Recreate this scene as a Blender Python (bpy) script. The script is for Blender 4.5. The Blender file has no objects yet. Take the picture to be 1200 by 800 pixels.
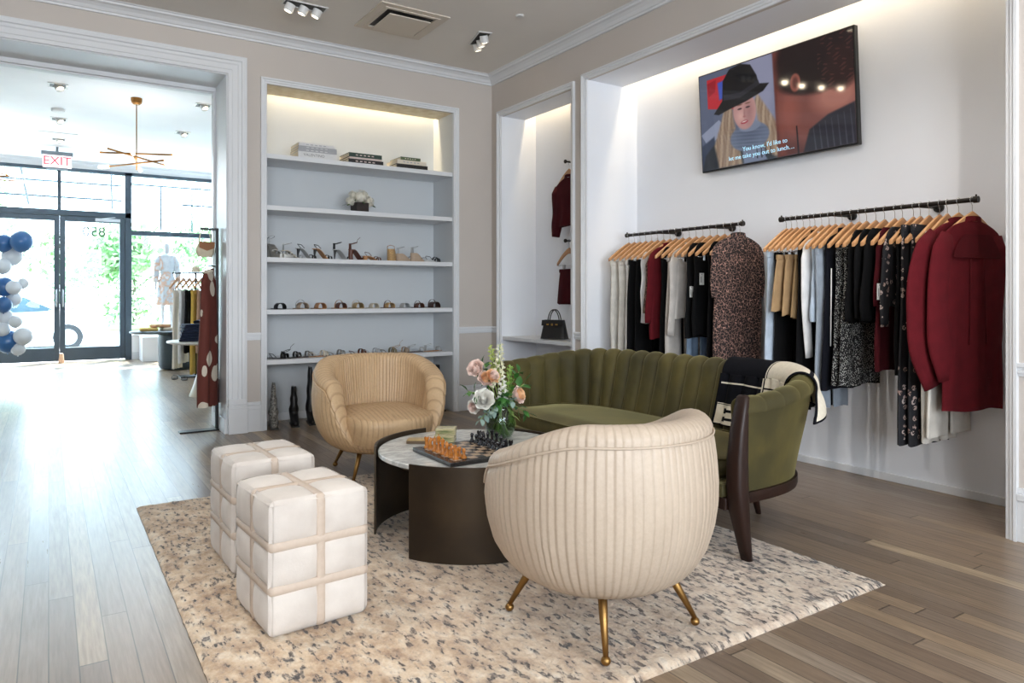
import bpy, bmesh, math, random
from mathutils import Vector, Matrix, noise
random.seed(7)
PI = math.pi
SC = bpy.context.scene
COL = SC.collection
def sin(a): return math.sin(a)
def cos(a): return math.cos(a)
def R(d): return math.radians(d)
def lerp(a, b, t): return a + (b - a) * t
def sm(a, b, x):
    t = max(0.0, min(1.0, (x - a) / (b - a))); return t * t * (3 - 2 * t)

# ---------------------------------------------------------------- mesh builder
class MB:
    def __init__(s): s.v = []; s.f = []; s.m = []; s.k = 0
    def add(s, vs, fs, k=None):
        o = len(s.v); s.v += [tuple(v) for v in vs]
        for f in fs:
            s.f.append(tuple(i + o for i in f)); s.m.append(s.k if k is None else k)
        return s
    def box(s, x0, x1, y0, y1, z0, z1, k=None):
        if x1 < x0: x0, x1 = x1, x0
        if y1 < y0: y0, y1 = y1, y0
        if z1 < z0: z0, z1 = z1, z0
        vs = [(x0,y0,z0),(x1,y0,z0),(x1,y1,z0),(x0,y1,z0),(x0,y0,z1),(x1,y0,z1),(x1,y1,z1),(x0,y1,z1)]
        return s.add(vs, [(0,3,2,1),(4,5,6,7),(0,1,5,4),(1,2,6,5),(2,3,7,6),(3,0,4,7)], k)
    def bar(s, p0, p1, w, h, up=(0,0,1), k=None):
        p0 = Vector(p0); p1 = Vector(p1); d = (p1 - p0).normalized(); u = Vector(up)
        if abs(d.dot(u)) > .99: u = Vector((1,0,0))
        a = d.cross(u).normalized() * (w/2); b = a.cross(d).normalized() * (h/2)
        vs = [p0-a-b,p0+a-b,p0+a+b,p0-a+b,p1-a-b,p1+a-b,p1+a+b,p1-a+b]
        return s.add(vs, [(0,3,2,1),(4,5,6,7),(0,1,5,4),(1,2,6,5),(2,3,7,6),(3,0,4,7)], k)
    def tube(s, pts, r, n=8, closed=False, caps=True, k=None, flat=1.0, up=(0,0,1)):
        pts = [Vector(p) for p in pts]; m = len(pts)
        rs = r if isinstance(r, (list, tuple)) else [r]*m
        vs = []; prev = None
        for i, p in enumerate(pts):
            if closed: d = pts[(i+1) % m] - pts[i-1]
            else: d = pts[min(i+1, m-1)] - pts[max(i-1, 0)]
            if d.length < 1e-9: d = Vector((0,0,1))
            d.normalize()
            if prev is None:
                u = Vector(up)
                if abs(d.dot(u)) > .95: u = Vector((1,0,0)) if abs(d.x) < .9 else Vector((0,1,0))
                a = d.cross(u).normalized()
            else:
                a = prev - d * prev.dot(d)
                a = a.normalized() if a.length > 1e-6 else d.orthogonal().normalized()
            prev = a; b = d.cross(a)
            for j in range(n):
                t = 2*PI*j/n
                vs.append(p + a*(cos(t)*rs[i]) + b*(sin(t)*rs[i]*flat))
        fs = []
        for i in range(m if closed else m-1):
            for j in range(n):
                a0 = i*n+j; a1 = i*n+(j+1) % n; b0 = ((i+1) % m)*n+j; b1 = ((i+1) % m)*n+(j+1) % n
                fs.append((a0,a1,b1,b0))
        if caps and not closed:
            fs.append(tuple(range(n-1,-1,-1))); fs.append(tuple((m-1)*n+j for j in range(n)))
        return s.add(vs, fs, k)
    def cyl(s, p0, p1, r0, r1=None, n=16, k=None):
        return s.tube([p0, p1], [r0, r0 if r1 is None else r1], n=n, k=k)
    def lathe(s, prof, c=(0,0,0), n=24, k=None, sx=1, sy=1):
        vs = []; fs = []
        for (r, z) in prof:
            for j in range(n):
                t = 2*PI*j/n; vs.append((c[0]+r*cos(t)*sx, c[1]+r*sin(t)*sy, c[2]+z))
        for i in range(len(prof)-1):
            for j in range(n):
                fs.append((i*n+j, i*n+(j+1)%n, (i+1)*n+(j+1)%n, (i+1)*n+j))
        if prof[0][0] > 1e-6: fs.append(tuple(range(n-1,-1,-1)))
        if prof[-1][0] > 1e-6: fs.append(tuple((len(prof)-1)*n+j for j in range(n)))
        return s.add(vs, fs, k)
    def ell(s, c, r, n=12, m=8, k=None, rot=None):
        if not isinstance(r, (list, tuple)): r = (r, r, r)
        vs = []; fs = []
        for i in range(m+1):
            p = PI*i/m - PI/2
            for j in range(n):
                t = 2*PI*j/n
                v = Vector((cos(p)*cos(t)*r[0], cos(p)*sin(t)*r[1], sin(p)*r[2]))
                if rot: v = rot @ v
                vs.append((c[0]+v.x, c[1]+v.y, c[2]+v.z))
        for i in range(m):
            for j in range(n):
                fs.append((i*n+j, i*n+(j+1)%n, (i+1)*n+(j+1)%n, (i+1)*n+j))
        return s.add(vs, fs, k)
    def grid(s, fn, nu, nv, wu=False, k=None, kf=None):
        vs = [fn(i/nu, j/nv) for i in range(nu if wu else nu+1) for j in range(nv+1)]
        o = len(s.v); s.v += [tuple(v) for v in vs]
        w = nv+1; mu = nu if wu else nu+1
        for i in range(nu):
            for j in range(nv):
                a = i*w+j; b = ((i+1) % mu)*w+j
                s.f.append((o+a, o+b, o+b+1, o+a+1))
                s.m.append(kf((i+.5)/nu, (j+.5)/nv) if kf else (s.k if k is None else k))
        return s
    def prism(s, poly, fn, h0, h1, k=None):   # poly in 2-D, fn(a,b,h) -> point
        n = len(poly)
        vs = [fn(a,b,h0) for a,b in poly] + [fn(a,b,h1) for a,b in poly]
        fs = [tuple(range(n-1,-1,-1)), tuple(range(n,2*n))] + [(i,(i+1)%n,n+(i+1)%n,n+i) for i in range(n)]
        return s.add(vs, fs, k)
    def sweep(s, path, prof, fn, closed=False, k=None):   # prof: (offset to the left, height)
        m = len(path); vs = []
        P = [Vector(p) for p in path]
        for i in range(m):
            def nrm(a, b):
                d = (P[b]-P[a]).normalized(); return Vector((-d.y, d.x))
            if closed or 0 < i < m-1:
                n1 = nrm((i-1) % m, i); n2 = nrm(i, (i+1) % m)
                t = (n1+n2); t = t / max(.2, t.dot(n1))
            elif i == 0: t = nrm(0, 1)
            else: t = nrm(m-2, m-1)
            for (o, h) in prof:
                q = P[i] + t*o; vs.append(fn(q.x, q.y, h))
        n = len(prof); fs = []
        for i in range(m if closed else m-1):
            for j in range(n):
                fs.append((i*n+j, i*n+(j+1)%n, ((i+1)%m)*n+(j+1)%n, ((i+1)%m)*n+j))
        if not closed:
            fs.append(tuple(range(n))); fs.append(tuple((m-1)*n+j for j in range(n-1,-1,-1)))
        return s.add(vs, fs, k)
    def xf(s, M, i0=0):
        for i in range(i0, len(s.v)): s.v[i] = tuple(M @ Vector(s.v[i]))
        return s

def build(name, mb, mats, parent=None, smooth=False, bevel=0, seg=2, world=False, label=None, sub=0, merge=False, auto=None, colors=None, fixn=True):
    me = bpy.data.meshes.new(name)
    vs = mb.v
    if world and parent is not None:
        l = parent.location; vs = [(v[0]-l.x, v[1]-l.y, v[2]-l.z) for v in vs]
    me.from_pydata(vs, [], mb.f)
    if not isinstance(mats, (list, tuple)): mats = [mats]
    for m in mats: me.materials.append(m)
    if len(mats) > 1: me.polygons.foreach_set('material_index', mb.m)
    if fixn or merge:
        bm = bmesh.new(); bm.from_mesh(me)
        if merge: bmesh.ops.remove_doubles(bm, verts=bm.verts, dist=1e-5)
        if fixn: bmesh.ops.recalc_face_normals(bm, faces=bm.faces)
        bm.to_mesh(me); bm.free()
    if smooth: me.polygons.foreach_set('use_smooth', [True]*len(me.polygons))
    me.update()
    o = bpy.data.objects.new(name, me); COL.objects.link(o)
    if parent is not None: o.parent = parent
    if bevel:
        md = o.modifiers.new('bevel', 'BEVEL'); md.width = bevel; md.segments = seg; md.limit_method = 'ANGLE'; md.angle_limit = R(40)
    if sub:
        md = o.modifiers.new('sub', 'SUBSURF'); md.levels = sub; md.render_levels = sub
    if auto: 
        me.set_sharp_from_angle(angle=R(auto))
    if label: o['label'] = label
    return o
def thing(name, label, cat, loc=(0,0,0), rz=0, group=None):
    o = bpy.data.objects.new(name, None); COL.objects.link(o)
    o.empty_display_size = .1
    o.location = loc; o.rotation_euler = (0,0,rz); o['label'] = label; o['category'] = cat
    if group: o['group'] = group
    return o
def tag(o, label, cat, group=None, kind=None):
    o['label'] = label; o['category'] = cat
    if group: o['group'] = group
    if kind: o['kind'] = kind
    return o
def solo(name, mb, mats, label, cat, group=None, loc=(0,0,0), rz=0, **kw):   # a thing that is one mesh
    mb2 = mb
    if loc != (0,0,0) and kw.pop('world', False):
        mb.v = [(v[0]-loc[0], v[1]-loc[1], v[2]-loc[2]) for v in mb.v]
    o = build(name, mb2, mats, None, **kw); o.location = loc; o.rotation_euler = (0,0,rz)
    return tag(o, label, cat, group)
def struct(name, mb, mats, **kw):
    o = build(name, mb, mats, **kw)
    if o.parent is None: o['kind'] = 'structure'
    return o
def copy_tree(o, parent=None):
    c = o.copy(); COL.objects.link(c)
    if parent is not None: c.parent = parent
    for ch in list(o.children): copy_tree(ch, c)
    return c
def text_mesh(name, txt, size, mat, M, parent=None, depth=.0005, mirror=False, align='CENTER', spacing=1.0):
    cu = bpy.data.curves.new(name, 'FONT'); cu.body = txt; cu.size = size; cu.extrude = depth
    cu.align_x = align; cu.align_y = 'CENTER'; cu.space_character = spacing
    t = bpy.data.objects.new(name, cu); COL.objects.link(t)
    bpy.context.view_layer.update()
    me = bpy.data.meshes.new_from_object(t); bpy.data.objects.remove(t)
    if mirror: me.transform(Matrix.Scale(-1, 4, (1,0,0)))
    me.transform(M)
    me.materials.clear(); me.materials.append(mat)
    o = bpy.data.objects.new(name, me); COL.objects.link(o)
    if parent is not None: o.parent = parent
    return o

# ---------------------------------------------------------------- materials
def lin(c):
    def f(x):
        x /= 255.0; return x/12.92 if x <= .04045 else ((x+.055)/1.055)**2.4
    return (f(c[0]), f(c[1]), f(c[2]), 1)
MATS = {}
def nodes(m):
    m.use_nodes = True; return m.node_tree.nodes, m.node_tree.links
def mat(name, c, rough=.6, metal=0, var=.0, scale=8, bump=0, bscale=40, c2=None, coat=0, spec=.5, sheen=0, em=None, ems=0, trans=0, alpha=1, stretch=None, detail=4):
    if name in MATS: return MATS[name]
    m = bpy.data.materials.new(name); n, l = nodes(m); b = n['Principled BSDF']
    b.inputs['Base Color'].default_value = lin(c); b.inputs['Roughness'].default_value = rough
    b.inputs['Metallic'].default_value = metal; b.inputs['Coat Weight'].default_value = coat
    b.inputs['Specular IOR Level'].default_value = spec; b.inputs['Sheen Weight'].default_value = sheen
    b.inputs['Transmission Weight'].default_value = trans; b.inputs['Alpha'].default_value = alpha
    if em: b.inputs['Emission Color'].default_value = lin(em); b.inputs['Emission Strength'].default_value = ems
    tc = n.new('ShaderNodeTexCoord'); vec = tc.outputs['Object']
    if stretch:
        mp = n.new('ShaderNodeMapping'); mp.inputs['Scale'].default_value = stretch; l.new(vec, mp.inputs['Vector']); vec = mp.outputs[0]
    if c2 or var:
        nz = n.new('ShaderNodeTexNoise'); nz.inputs['Scale'].default_value = scale; nz.inputs['Detail'].default_value = detail
        l.new(vec, nz.inputs['Vector'])
        mx = n.new('ShaderNodeMix'); mx.data_type = 'RGBA'
        if c2: A, B = lin(c), lin(c2)
        else:
            A = tuple([x*(1-var) for x in lin(c)[:3]]+[1]); B = tuple([min(1, x*(1+var)) for x in lin(c)[:3]]+[1])
        mx.inputs[6].default_value = A; mx.inputs[7].default_value = B
        rp = n.new('ShaderNodeMapRange'); rp.inputs[1].default_value = .35; rp.inputs[2].default_value = .65
        l.new(nz.outputs['Fac'], rp.inputs[0]); l.new(rp.outputs[0], mx.inputs[0]); l.new(mx.outputs[2], b.inputs['Base Color'])
    if bump:
        nb = n.new('ShaderNodeTexNoise'); nb.inputs['Scale'].default_value = bscale; nb.inputs['Detail'].default_value = 5
        l.new(vec, nb.inputs['Vector'])
        bp = n.new('ShaderNodeBump'); bp.inputs['Strength'].default_value = bump; bp.inputs['Distance'].default_value = .01
        l.new(nb.outputs['Fac'], bp.inputs['Height']); l.new(bp.outputs[0], b.inputs['Normal'])
    MATS[name] = m; return m
class NG:   # tiny node-writing helper
    def __init__(s, name):
        s.m = bpy.data.materials.new(name); s.n, s.l = nodes(s.m); s.b = s.n['Principled BSDF']
        s.tc = s.n.new('ShaderNodeTexCoord'); s.obj = s.tc.outputs['Object']; MATS[name] = s.m
    def math(s, op, a, b=None, c=None):
        x = s.n.new('ShaderNodeMath'); x.operation = op
        for i, q in enumerate((a, b, c)):
            if q is None: continue
            if isinstance(q, (int, float)): x.inputs[i].default_value = q
            else: s.l.new(q, x.inputs[i])
        return x.outputs[0]
    def sep(s, v):
        x = s.n.new('ShaderNodeSeparateXYZ'); s.l.new(v, x.inputs[0]); return x.outputs
    def comb(s, x=0, y=0, z=0):
        c = s.n.new('ShaderNodeCombineXYZ')
        for i, q in enumerate((x, y, z)):
            if isinstance(q, (int, float)): c.inputs[i].default_value = q
            else: s.l.new(q, c.inputs[i])
        return c.outputs[0]
    def noise(s, v, scale, detail=4, rough=.5, out='Fac'):
        x = s.n.new('ShaderNodeTexNoise'); x.inputs['Scale'].default_value = scale; x.inputs['Detail'].default_value = detail
        x.inputs['Roughness'].default_value = rough; s.l.new(v, x.inputs['Vector']); return x.outputs[out]
    def white(s, v):
        x = s.n.new('ShaderNodeTexWhiteNoise'); x.noise_dimensions = '3D'; s.l.new(v, x.inputs['Vector']); return x.outputs['Value']
    def voro(s, v, scale, feature='F1', out='Distance'):
        x = s.n.new('ShaderNodeTexVoronoi'); x.feature = feature; x.inputs['Scale'].default_value = scale; s.l.new(v, x.inputs['Vector']); return x.outputs[out]
    def map(s, v, scale=(1,1,1), rot=(0,0,0), loc=(0,0,0)):
        x = s.n.new('ShaderNodeMapping'); x.inputs['Scale'].default_value = scale; x.inputs['Rotation'].default_value = rot; x.inputs['Location'].default_value = loc
        s.l.new(v, x.inputs['Vector']); return x.outputs[0]
    def ramp(s, fac, stops, interp='LINEAR'):
        x = s.n.new('ShaderNodeValToRGB'); x.color_ramp.interpolation = interp; e = x.color_ramp.elements
        while len(e) > 1: e.remove(e[-1])
        for i, (p, c) in enumerate(stops):
            q = e[0] if i == 0 else e.new(p)
            q.position = p; q.color = lin(c)
        s.l.new(fac, x.inputs[0]); return x.outputs[0]
    def mix(s, f, a, b, mode='MIX'):
        x = s.n.new('ShaderNodeMix'); x.data_type = 'RGBA'; x.blend_type = mode
        for i, q in ((0, f), (6, a), (7, b)):
            if isinstance(q, (int, float)): x.inputs[i].default_value = q
            elif isinstance(q, tuple): x.inputs[i].default_value = lin(q)
            else: s.l.new(q, x.inputs[i])
        return x.outputs[2]
    def rng(s, v, a, b, c=0, d=1):
        x = s.n.new('ShaderNodeMapRange'); x.inputs[1].default_value = a; x.inputs[2].default_value = b; x.inputs[3].default_value = c; x.inputs[4].default_value = d
        s.l.new(v, x.inputs[0]); return x.outputs[0]
    def bump(s, h, strength=.3, dist=.01, prev=None):
        x = s.n.new('ShaderNodeBump'); x.inputs['Strength'].default_value = strength; x.inputs['Distance'].default_value = dist
        s.l.new(h, x.inputs['Height']); 
        if prev is not None: s.l.new(prev, x.inputs['Normal'])
        return x.outputs[0]
    def out(s, color=None, rough=None, normal=None, **kw):
        if color is not None: s.l.new(color, s.b.inputs['Base Color'])
        if rough is not None:
            if isinstance(rough, (int, float)): s.b.inputs['Roughness'].default_value = rough
            else: s.l.new(rough, s.b.inputs['Roughness'])
        if normal is not None: s.l.new(normal, s.b.inputs['Normal'])
        for k2, v in kw.items(): s.b.inputs[k2.replace('_', ' ')].default_value = v
        return s.m
def glass_mat(name, tint=(255,255,255), rough=0.0, refl=.08):
    m = bpy.data.materials.new(name); n, l = nodes(m); n.remove(n['Principled BSDF'])
    o = n['Material Output']; t = n.new('ShaderNodeBsdfTransparent'); t.inputs[0].default_value = lin(tint)
    g = n.new('ShaderNodeBsdfGlossy'); g.inputs['Roughness'].default_value = rough
    lw = n.new('ShaderNodeLayerWeight'); lw.inputs[0].default_value = .5; pw = n.new('ShaderNodeMath'); pw.operation = 'POWER'; pw.inputs[1].default_value = 4; l.new(lw.outputs['Facing'], pw.inputs[0])
    fr = n.new('ShaderNodeMath'); fr.operation = 'MULTIPLY_ADD'; fr.inputs[1].default_value = .6; fr.inputs[2].default_value = refl*.4; l.new(pw.outputs[0], fr.inputs[0])
    mx = n.new('ShaderNodeMixShader'); l.new(fr.outputs[0], mx.inputs[0]); l.new(t.outputs[0], mx.inputs[1]); l.new(g.outputs[0], mx.inputs[2]); l.new(mx.outputs[0], o.inputs[0])
    return m
def emis(name, c, s):
    if name in MATS: return MATS[name]
    m = mat(name, c, .5, em=c, ems=s); return m
# ================================================================ ROOM
YB, YF, XR, ZC = 6.53, 7.07, 3.98, 3.52       # back wall face, its far face, right wall face, ceiling
ZC2, YS = 3.62, 15.2                          # front room ceiling, storefront plane
XL, YN = -4.6, -3.6                           # room limits behind / left of the viewer
# wood floor: planks along Y
g = NG('oak floor'); x, y, z = g.sep(g.obj)
W = .083
col_ = g.math('FLOOR', g.math('DIVIDE', x, W))
off = g.math('MULTIPLY', g.white(g.comb(col_, 3.3, 1.7)), 1.9)
yy = g.math('DIVIDE', g.math('ADD', y, off), 2.1)
row = g.math('FLOOR', yy)
rnd = g.white(g.comb(col_, row, .5))
grain = g.noise(g.map(g.comb(x, g.math('ADD', y, g.math('MULTIPLY', rnd, 7)), g.math('MULTIPLY', rnd, 9)), (28, 1.6, 1)), 3, 6, .6)
base = g.ramp(rnd, [(0, (124,108,94)), (.3, (148,128,108)), (.55, (136,120,105)), (.8, (164,142,117)), (.93, (154,140,126)), (1, (194,171,138))])
c1 = g.mix(g.rng(grain, .3, .7, 0, .55), base, (88,75,64))
fx = g.math('FRACT', g.math('DIVIDE', x, W)); fy = g.math('FRACT', yy)
ex = g.math('MINIMUM', fx, g.math('SUBTRACT', 1, fx)); ey = g.math('MINIMUM', fy, g.math('SUBTRACT', 1, fy))
gap = g.math('MAXIMUM', g.math('LESS_THAN', ex, .022), g.math('LESS_THAN', ey, .0016))
c2 = g.mix(g.math('MULTIPLY', gap, .65), c1, (30,26,22))
rg = g.math('ADD', g.rng(grain, .3, .7, .27, .32), g.math('MULTIPLY', rnd, .04))
hb = g.math('SUBTRACT', g.math('MULTIPLY', grain, .12), g.math('MULTIPLY', gap, 1.0))
M_FLOOR = g.out(c2, rg, g.bump(hb, .18, .003), Specular_IOR_Level=.5)
def plaster(name, c, v=.02, rough=.75):
    return mat(name, c, rough, var=v, scale=1.6, bump=.03, bscale=180)
M_GREIGE = plaster('greige wall paint', (196,188,181))
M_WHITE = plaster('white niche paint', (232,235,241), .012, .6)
M_TRIM = mat('white trim enamel', (219,221,224), .4, var=.015, scale=3)
M_CEIL = plaster('ceiling paint', (228,224,218))
M_CEILW = plaster('white ceiling paint', (240,241,243))
M_SOFFIT = mat('cream soffit board', (232,222,200), .8, c2=(214,200,170), scale=14)
M_BLACKM = mat('black metal', (20,20,22), .4, metal=.3, var=.1, scale=30)
M_BRONZEF = mat('dark bronze frame', (62,76,88), .45, metal=.2, var=.06, scale=6)

b = MB(); b.box(XL, 6.2, YN, YF+8.2, -.05, 0); struct('floor', b, M_FLOOR)
b = MB(); b.box(XL-.2, 4.9, YN-.2, YF-.2, ZC, ZC+.12); struct('ceiling', b, M_CEIL)
b = MB(); b.box(-4.6, 5.2, YF-.2, YS+.05, ZC2, ZC2+.12); struct('ceiling', b, M_CEILW)
# back wall with doorway and shelf niche
OX0, OX1, OZ = -2.7, 1.302, 3.12
NX0, NX1, NZ, NY = 1.628, 3.515, 3.085, 6.98
b = MB()
b.box(XL, OX0, YB, YF, 0, ZC2+.1); b.box(OX0, OX1, YB, YF, OZ, ZC2+.1); b.box(OX1, NX0, YB, YF, 0, ZC2+.1)
b.box(NX0, NX1, YB, YF, 3.46, ZC2+.1); b.box(NX1, XR+.6, YB, YF, 0, ZC2+.1)
b.box(NX0, NX1, YB, YB+.03, NZ, 3.46)
struct('wall_back', b, [M_GREIGE])
b = MB()   # niche lining, its white darkened to carry the shade inside
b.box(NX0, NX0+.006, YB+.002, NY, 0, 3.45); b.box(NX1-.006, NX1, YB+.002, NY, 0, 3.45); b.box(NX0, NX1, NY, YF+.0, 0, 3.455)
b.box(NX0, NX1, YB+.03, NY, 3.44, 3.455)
struct('wall_niche', b, plaster('shaded niche lining', (199,203,206), .012, .6))
b = MB(); b.box(NX0+.006, NX1-.006, YB+.03, YB+.335, NZ, NZ+.03); struct('trim_soffit', b, M_SOFFIT)
b = MB(); b.box(NX0+.006, NX1-.006, NY-.014, NY, 0, .07); struct('baseboard_niche', b, M_TRIM, bevel=.003)
# right wall: narrow niche, wide recess
XQ = 4.57; AY0, AY1, AZ, AX = 5.14, 6.345, 3.075, 4.42
CY0, CY1, CZ = 1.633, 4.925, 3.10
b = MB(); T = 4.75
b.box(XR, T, AY1, YB+.01, 0, ZC+.1); b.box(XR, T, CY1, AY0, 0, ZC+.1); b.box(XR, T, YN, CY0, 0, ZC+.1)
b.box(XR, T, AY0, AY1, 3.44, ZC+.1); b.box(XR, T, CY0, CY1, 3.44, ZC+.1)
b.box(XR, XR+.03, AY0, AY1, AZ, 3.44); b.box(XR, XR+.03, CY0, CY1, CZ, 3.44)
struct('wall_right', b, M_GREIGE)
b = MB()
b.box(AX, T, AY0, AY1, 0, 3.44); b.box(XR+.002, AX, AY0, AY0+.006, 0, 3.44); b.box(XR+.002, AX, AY1-.006, AY1, 0, 3.44)
b.box(XQ, T, CY0, CY1, 0, 3.44); b.box(XR+.002, XQ, CY0, CY0+.006, 0, 3.44); b.box(XR+.002, XQ, CY1-.006, CY1, 0, 3.44)
b.box(XR+.03, XQ, CY0, CY1, 3.425, 3.44); b.box(XR+.03, AX, AY0, AY1, 3.425, 3.44)
struct('wall_recess', b, M_WHITE)
b = MB(); b.box(XR+.03, XR+.30, AY0+.006, AY1-.006, AZ, AZ+.03); struct('trim_soffit', b, M_WHITE)
b = MB(); b.box(XR+.03, XR+.42, CY0+.006, CY1-.006, CZ, CZ+.03); struct('trim_soffit', b, M_WHITE)
b = MB(); b.box(XQ-.016, XQ, CY0+.006, CY1-.006, 0, .05); b.box(AX-.014, AX, AY0+.006, AY1-.006, 0, .07)
b.box(XR+.01, XQ, CY1-.02, CY1-.006, 0, .05); struct('baseboard_recess', b, M_TRIM, bevel=.004)
# unseen sides of the room (left and behind), with window openings added behind the viewer for fill light
b = MB(); b.box(XL-.2, XL, YN, YB, 0, ZC+.1)
struct('wall_left', b, M_GREIGE)
b = MB(); b.box(XL-.2, T, YN-.2, YN, 0, .7); b.box(XL-.2, T, YN-.2, YN, 3.1, ZC+.1)
for a_, c_ in ((XL-.2, -3.2), (-.3, .35), (3.25, T)): b.box(a_, c_, YN-.2, YN, .7, 3.1)
struct('wall_behind', b, M_GREIGE)
# front room side walls
b = MB(); b.box(4.0, 4.2, YF, YS, 0, ZC2+.1); struct('wall_front_right', b, M_CEILW)
b = MB(); b.box(-4.6, -4.4, YF, YS, 0, ZC2+.1); struct('wall_front_left', b, M_CEILW)

# crown mouldings
crown = [(0,-.085),(.018,-.085),(.024,-.07),(.034,-.066),(.05,-.045),(.075,-.028),(.098,-.022),(.104,-.008),(.118,-.006),(.122,0),(0,0)]
XYZ = lambda a,b_,h: (a,b_,h)
b = MB(); b.sweep([(XR,YN),(XR,YB),(XL,YB)], [(o, ZC+h) for o,h in crown], XYZ); struct('trim_crown', b, M_TRIM)
crown2 = [(o*1.5, h*2.0) for o,h in crown]
b = MB(); b.sweep([(4.0,YF),(4.0,YS),(-4.4,YS)], [(o, ZC2+h) for o,h in crown2], XYZ); struct('trim_crown_front_room', b, M_TRIM)
# casings (profile: offset outward from the opening, proud of the wall)
cas = [(0,0),(0,.018),(.03,.018),(.034,.024),(.075,.024),(.085,.032),(.105,.032),(.112,.045),(.135,.045),(.14,.04),(.152,.04),(.152,0)]
fy_ = lambda a,z_,h: (a, YB-h, z_)
b = MB(); b.sweep([(OX1,.30),(OX1,OZ),(OX0,OZ),(OX0,.30)][::-1], cas, fy_)
struct('trim_doorway_casing', b, M_TRIM)
b = MB()
b.box(OX1-.004, OX1+.158, YB-.055, YB, 0, .225); b.box(OX1-.004, OX1+.156, YB-.048, YB, .225, .25); b.box(OX1-.002, OX1+.153, YB-.042, YB, .25, .30)
struct('trim_doorway_plinth', b, M_TRIM, bevel=.004)
# jamb lining of the doorway
b = MB(); b.box(OX1-.012, OX1, YB-.002, YF+.02, .0, OZ); b.box(OX0, OX1, YB-.002, YF+.02, OZ-.012, OZ); b.box(OX0, OX0+.012, YB-.002, YF+.02, 0, OZ)
b.box(OX1-.03, OX1, YF-.06, YF+.03, 0, OZ-.01); b.box(OX0, OX1, YF-.07, YF+.03, OZ-.05, OZ-.01)
b.box(OX0, OX1, YF-.04, YF+.035, OZ-.065, OZ-.048); b.box(OX1-.028, OX1-.012, YB, YF, 0, .13)
struct('trim_doorway_jamb', b, M_TRIM, bevel=.003)
cas2 = [(0,0),(0,.012),(.016,.012),(.02,.02),(.034,.02),(.038,.028),(.052,.028),(.052,0)]
b = MB(); b.sweep([(NX0,0),(NX0,NZ),(NX1,NZ),(NX1,0)], cas2, fy_); struct('trim_niche_casing', b, M_TRIM)
fx_ = lambda a,z_,h: (XR-h, a, z_)
b = MB(); b.sweep([(AY0,0),(AY0,AZ),(AY1,AZ),(AY1,0)], cas2, fx_); struct('trim_niche_casing', b, M_TRIM)
b = MB(); b.sweep([(CY0,0),(CY0,CZ),(CY1,CZ),(CY1,0)], cas2, fx_); struct('trim_recess_casing', b, M_TRIM)
# chair rail and baseboards
def rail(name, x0, x1, y0, y1):
    b = MB()
    for (z0, z1, d) in ((.805,.82,.012),(.82,.835,.02),(.835,.85,.014),(.85,.872,.024)):
        if abs(y1-y0) < .001: b.box(x0, x1, y0-d, y0, z0, z1)
        else: b.box(x0-d, x0, y0, y1, z0, z1)
    struct(name, b, M_TRIM, bevel=.003)
def base(name, x0, x1, y0, y1):
    b = MB()
    for (z0, z1, d) in ((0,.20,.022),(.20,.235,.028),(.235,.262,.016)):
        if abs(y1-y0) < .001: b.box(x0, x1, y0-d, y0, z0, z1)
        else: b.box(x0-d, x0, y0, y1, z0, z1)
    struct(name, b, M_TRIM, bevel=.004)
c52 = .052
for nm, f_ in (('trim_chair_rail', rail), ('baseboard_back', base)):
    f_(nm, OX1+.152, NX0-c52, YB, YB); f_(nm, NX1+c52, XR, YB, YB)
for nm, f_ in (('trim_chair_rail', rail), ('baseboard_right', base)):
    f_(nm, XR, XR, AY1+c52, YB-.03); f_(nm, XR, XR, CY1+c52, AY0-c52); f_(nm, XR, XR, YN, CY0-c52)
# shelves in the niche
for i, z_ in enumerate((2.47, 2.008, 1.542, 1.072, .62)):
    b = MB(); b.box(NX0+.006, NX1-.006, YB+.012, NY, z_-.042, z_)
    o = solo('wall_shelf', b, M_TRIM, ['white built-in shelf holding three stacks of books', 'white built-in shelf holding a small white flower arrangement', 'white built-in shelf holding high heeled sandals', 'white built-in shelf holding a row of slides seen from the front', 'lowest white built-in shelf, holding flat sandals above the boots'][i], 'shelf', 'built-in shelves in the back wall niche', bevel=.002)
b = MB(); b.box(XR+.012, AX, AY0+.006, AY1-.006, .735, .77)
solo('wall_shelf', b, M_TRIM, 'white shelf under the black handbag in the narrow niche', 'shelf', bevel=.002)

# ---------------------------------------------------------------- storefront
M_GLASS = glass_mat('window glass', (238,248,252))
def frame_bars(bars, name, parent=None, mat_=M_BRONZEF):
    b = MB()
    for q in bars: b.box(*q)
    return build(name, b, mat_, parent, bevel=.004)
y0, y1 = YS-.06, YS+.06
# side and header walls of the storefront
b = MB(); b.box(1.309, 4.0, YS-.1, YS+.12, 0, .44); b.box(-4.4, 4.0, YS-.05, YS+.12, 3.50, ZC2+.1); b.box(-4.4,-3.0,YS-.1,YS+.12,0,3.5)
b.box(3.6,4.0,YS-.1,YS+.12,.44,3.5)
struct('wall_storefront', b, M_CEILW)
b = MB(); b.box(1.309, 3.6, YS-.16, YS-.08, .44, .475); struct('trim_window_sill', b, M_TRIM, bevel=.005)
b = MB(); b.box(1.309, 3.99, YS-.125, YS-.1, 0, .14); struct('baseboard_storefront', b, M_TRIM, bevel=.005)
frame = struct('window_1', MB().box(-3.0,-2.87,y0,y1,0,3.5).box(1.2,1.309,y0,y1,0,3.5).box(-.97,-.87,y0,y1,0,3.5).box(-3.0,1.309,y0,y1,2.64,2.74).box(-3.0,1.309,y0,y1,3.44,3.5).box(.13,.19,y0,y1,2.74,3.44).box(-2.87,-.97,y0,y1,0,.15), M_BRONZEF, bevel=.004)
build('transom_pane', MB().box(-2.87,1.2,YS-.006,YS+.006,2.74,3.44), M_GLASS, frame)
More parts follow.
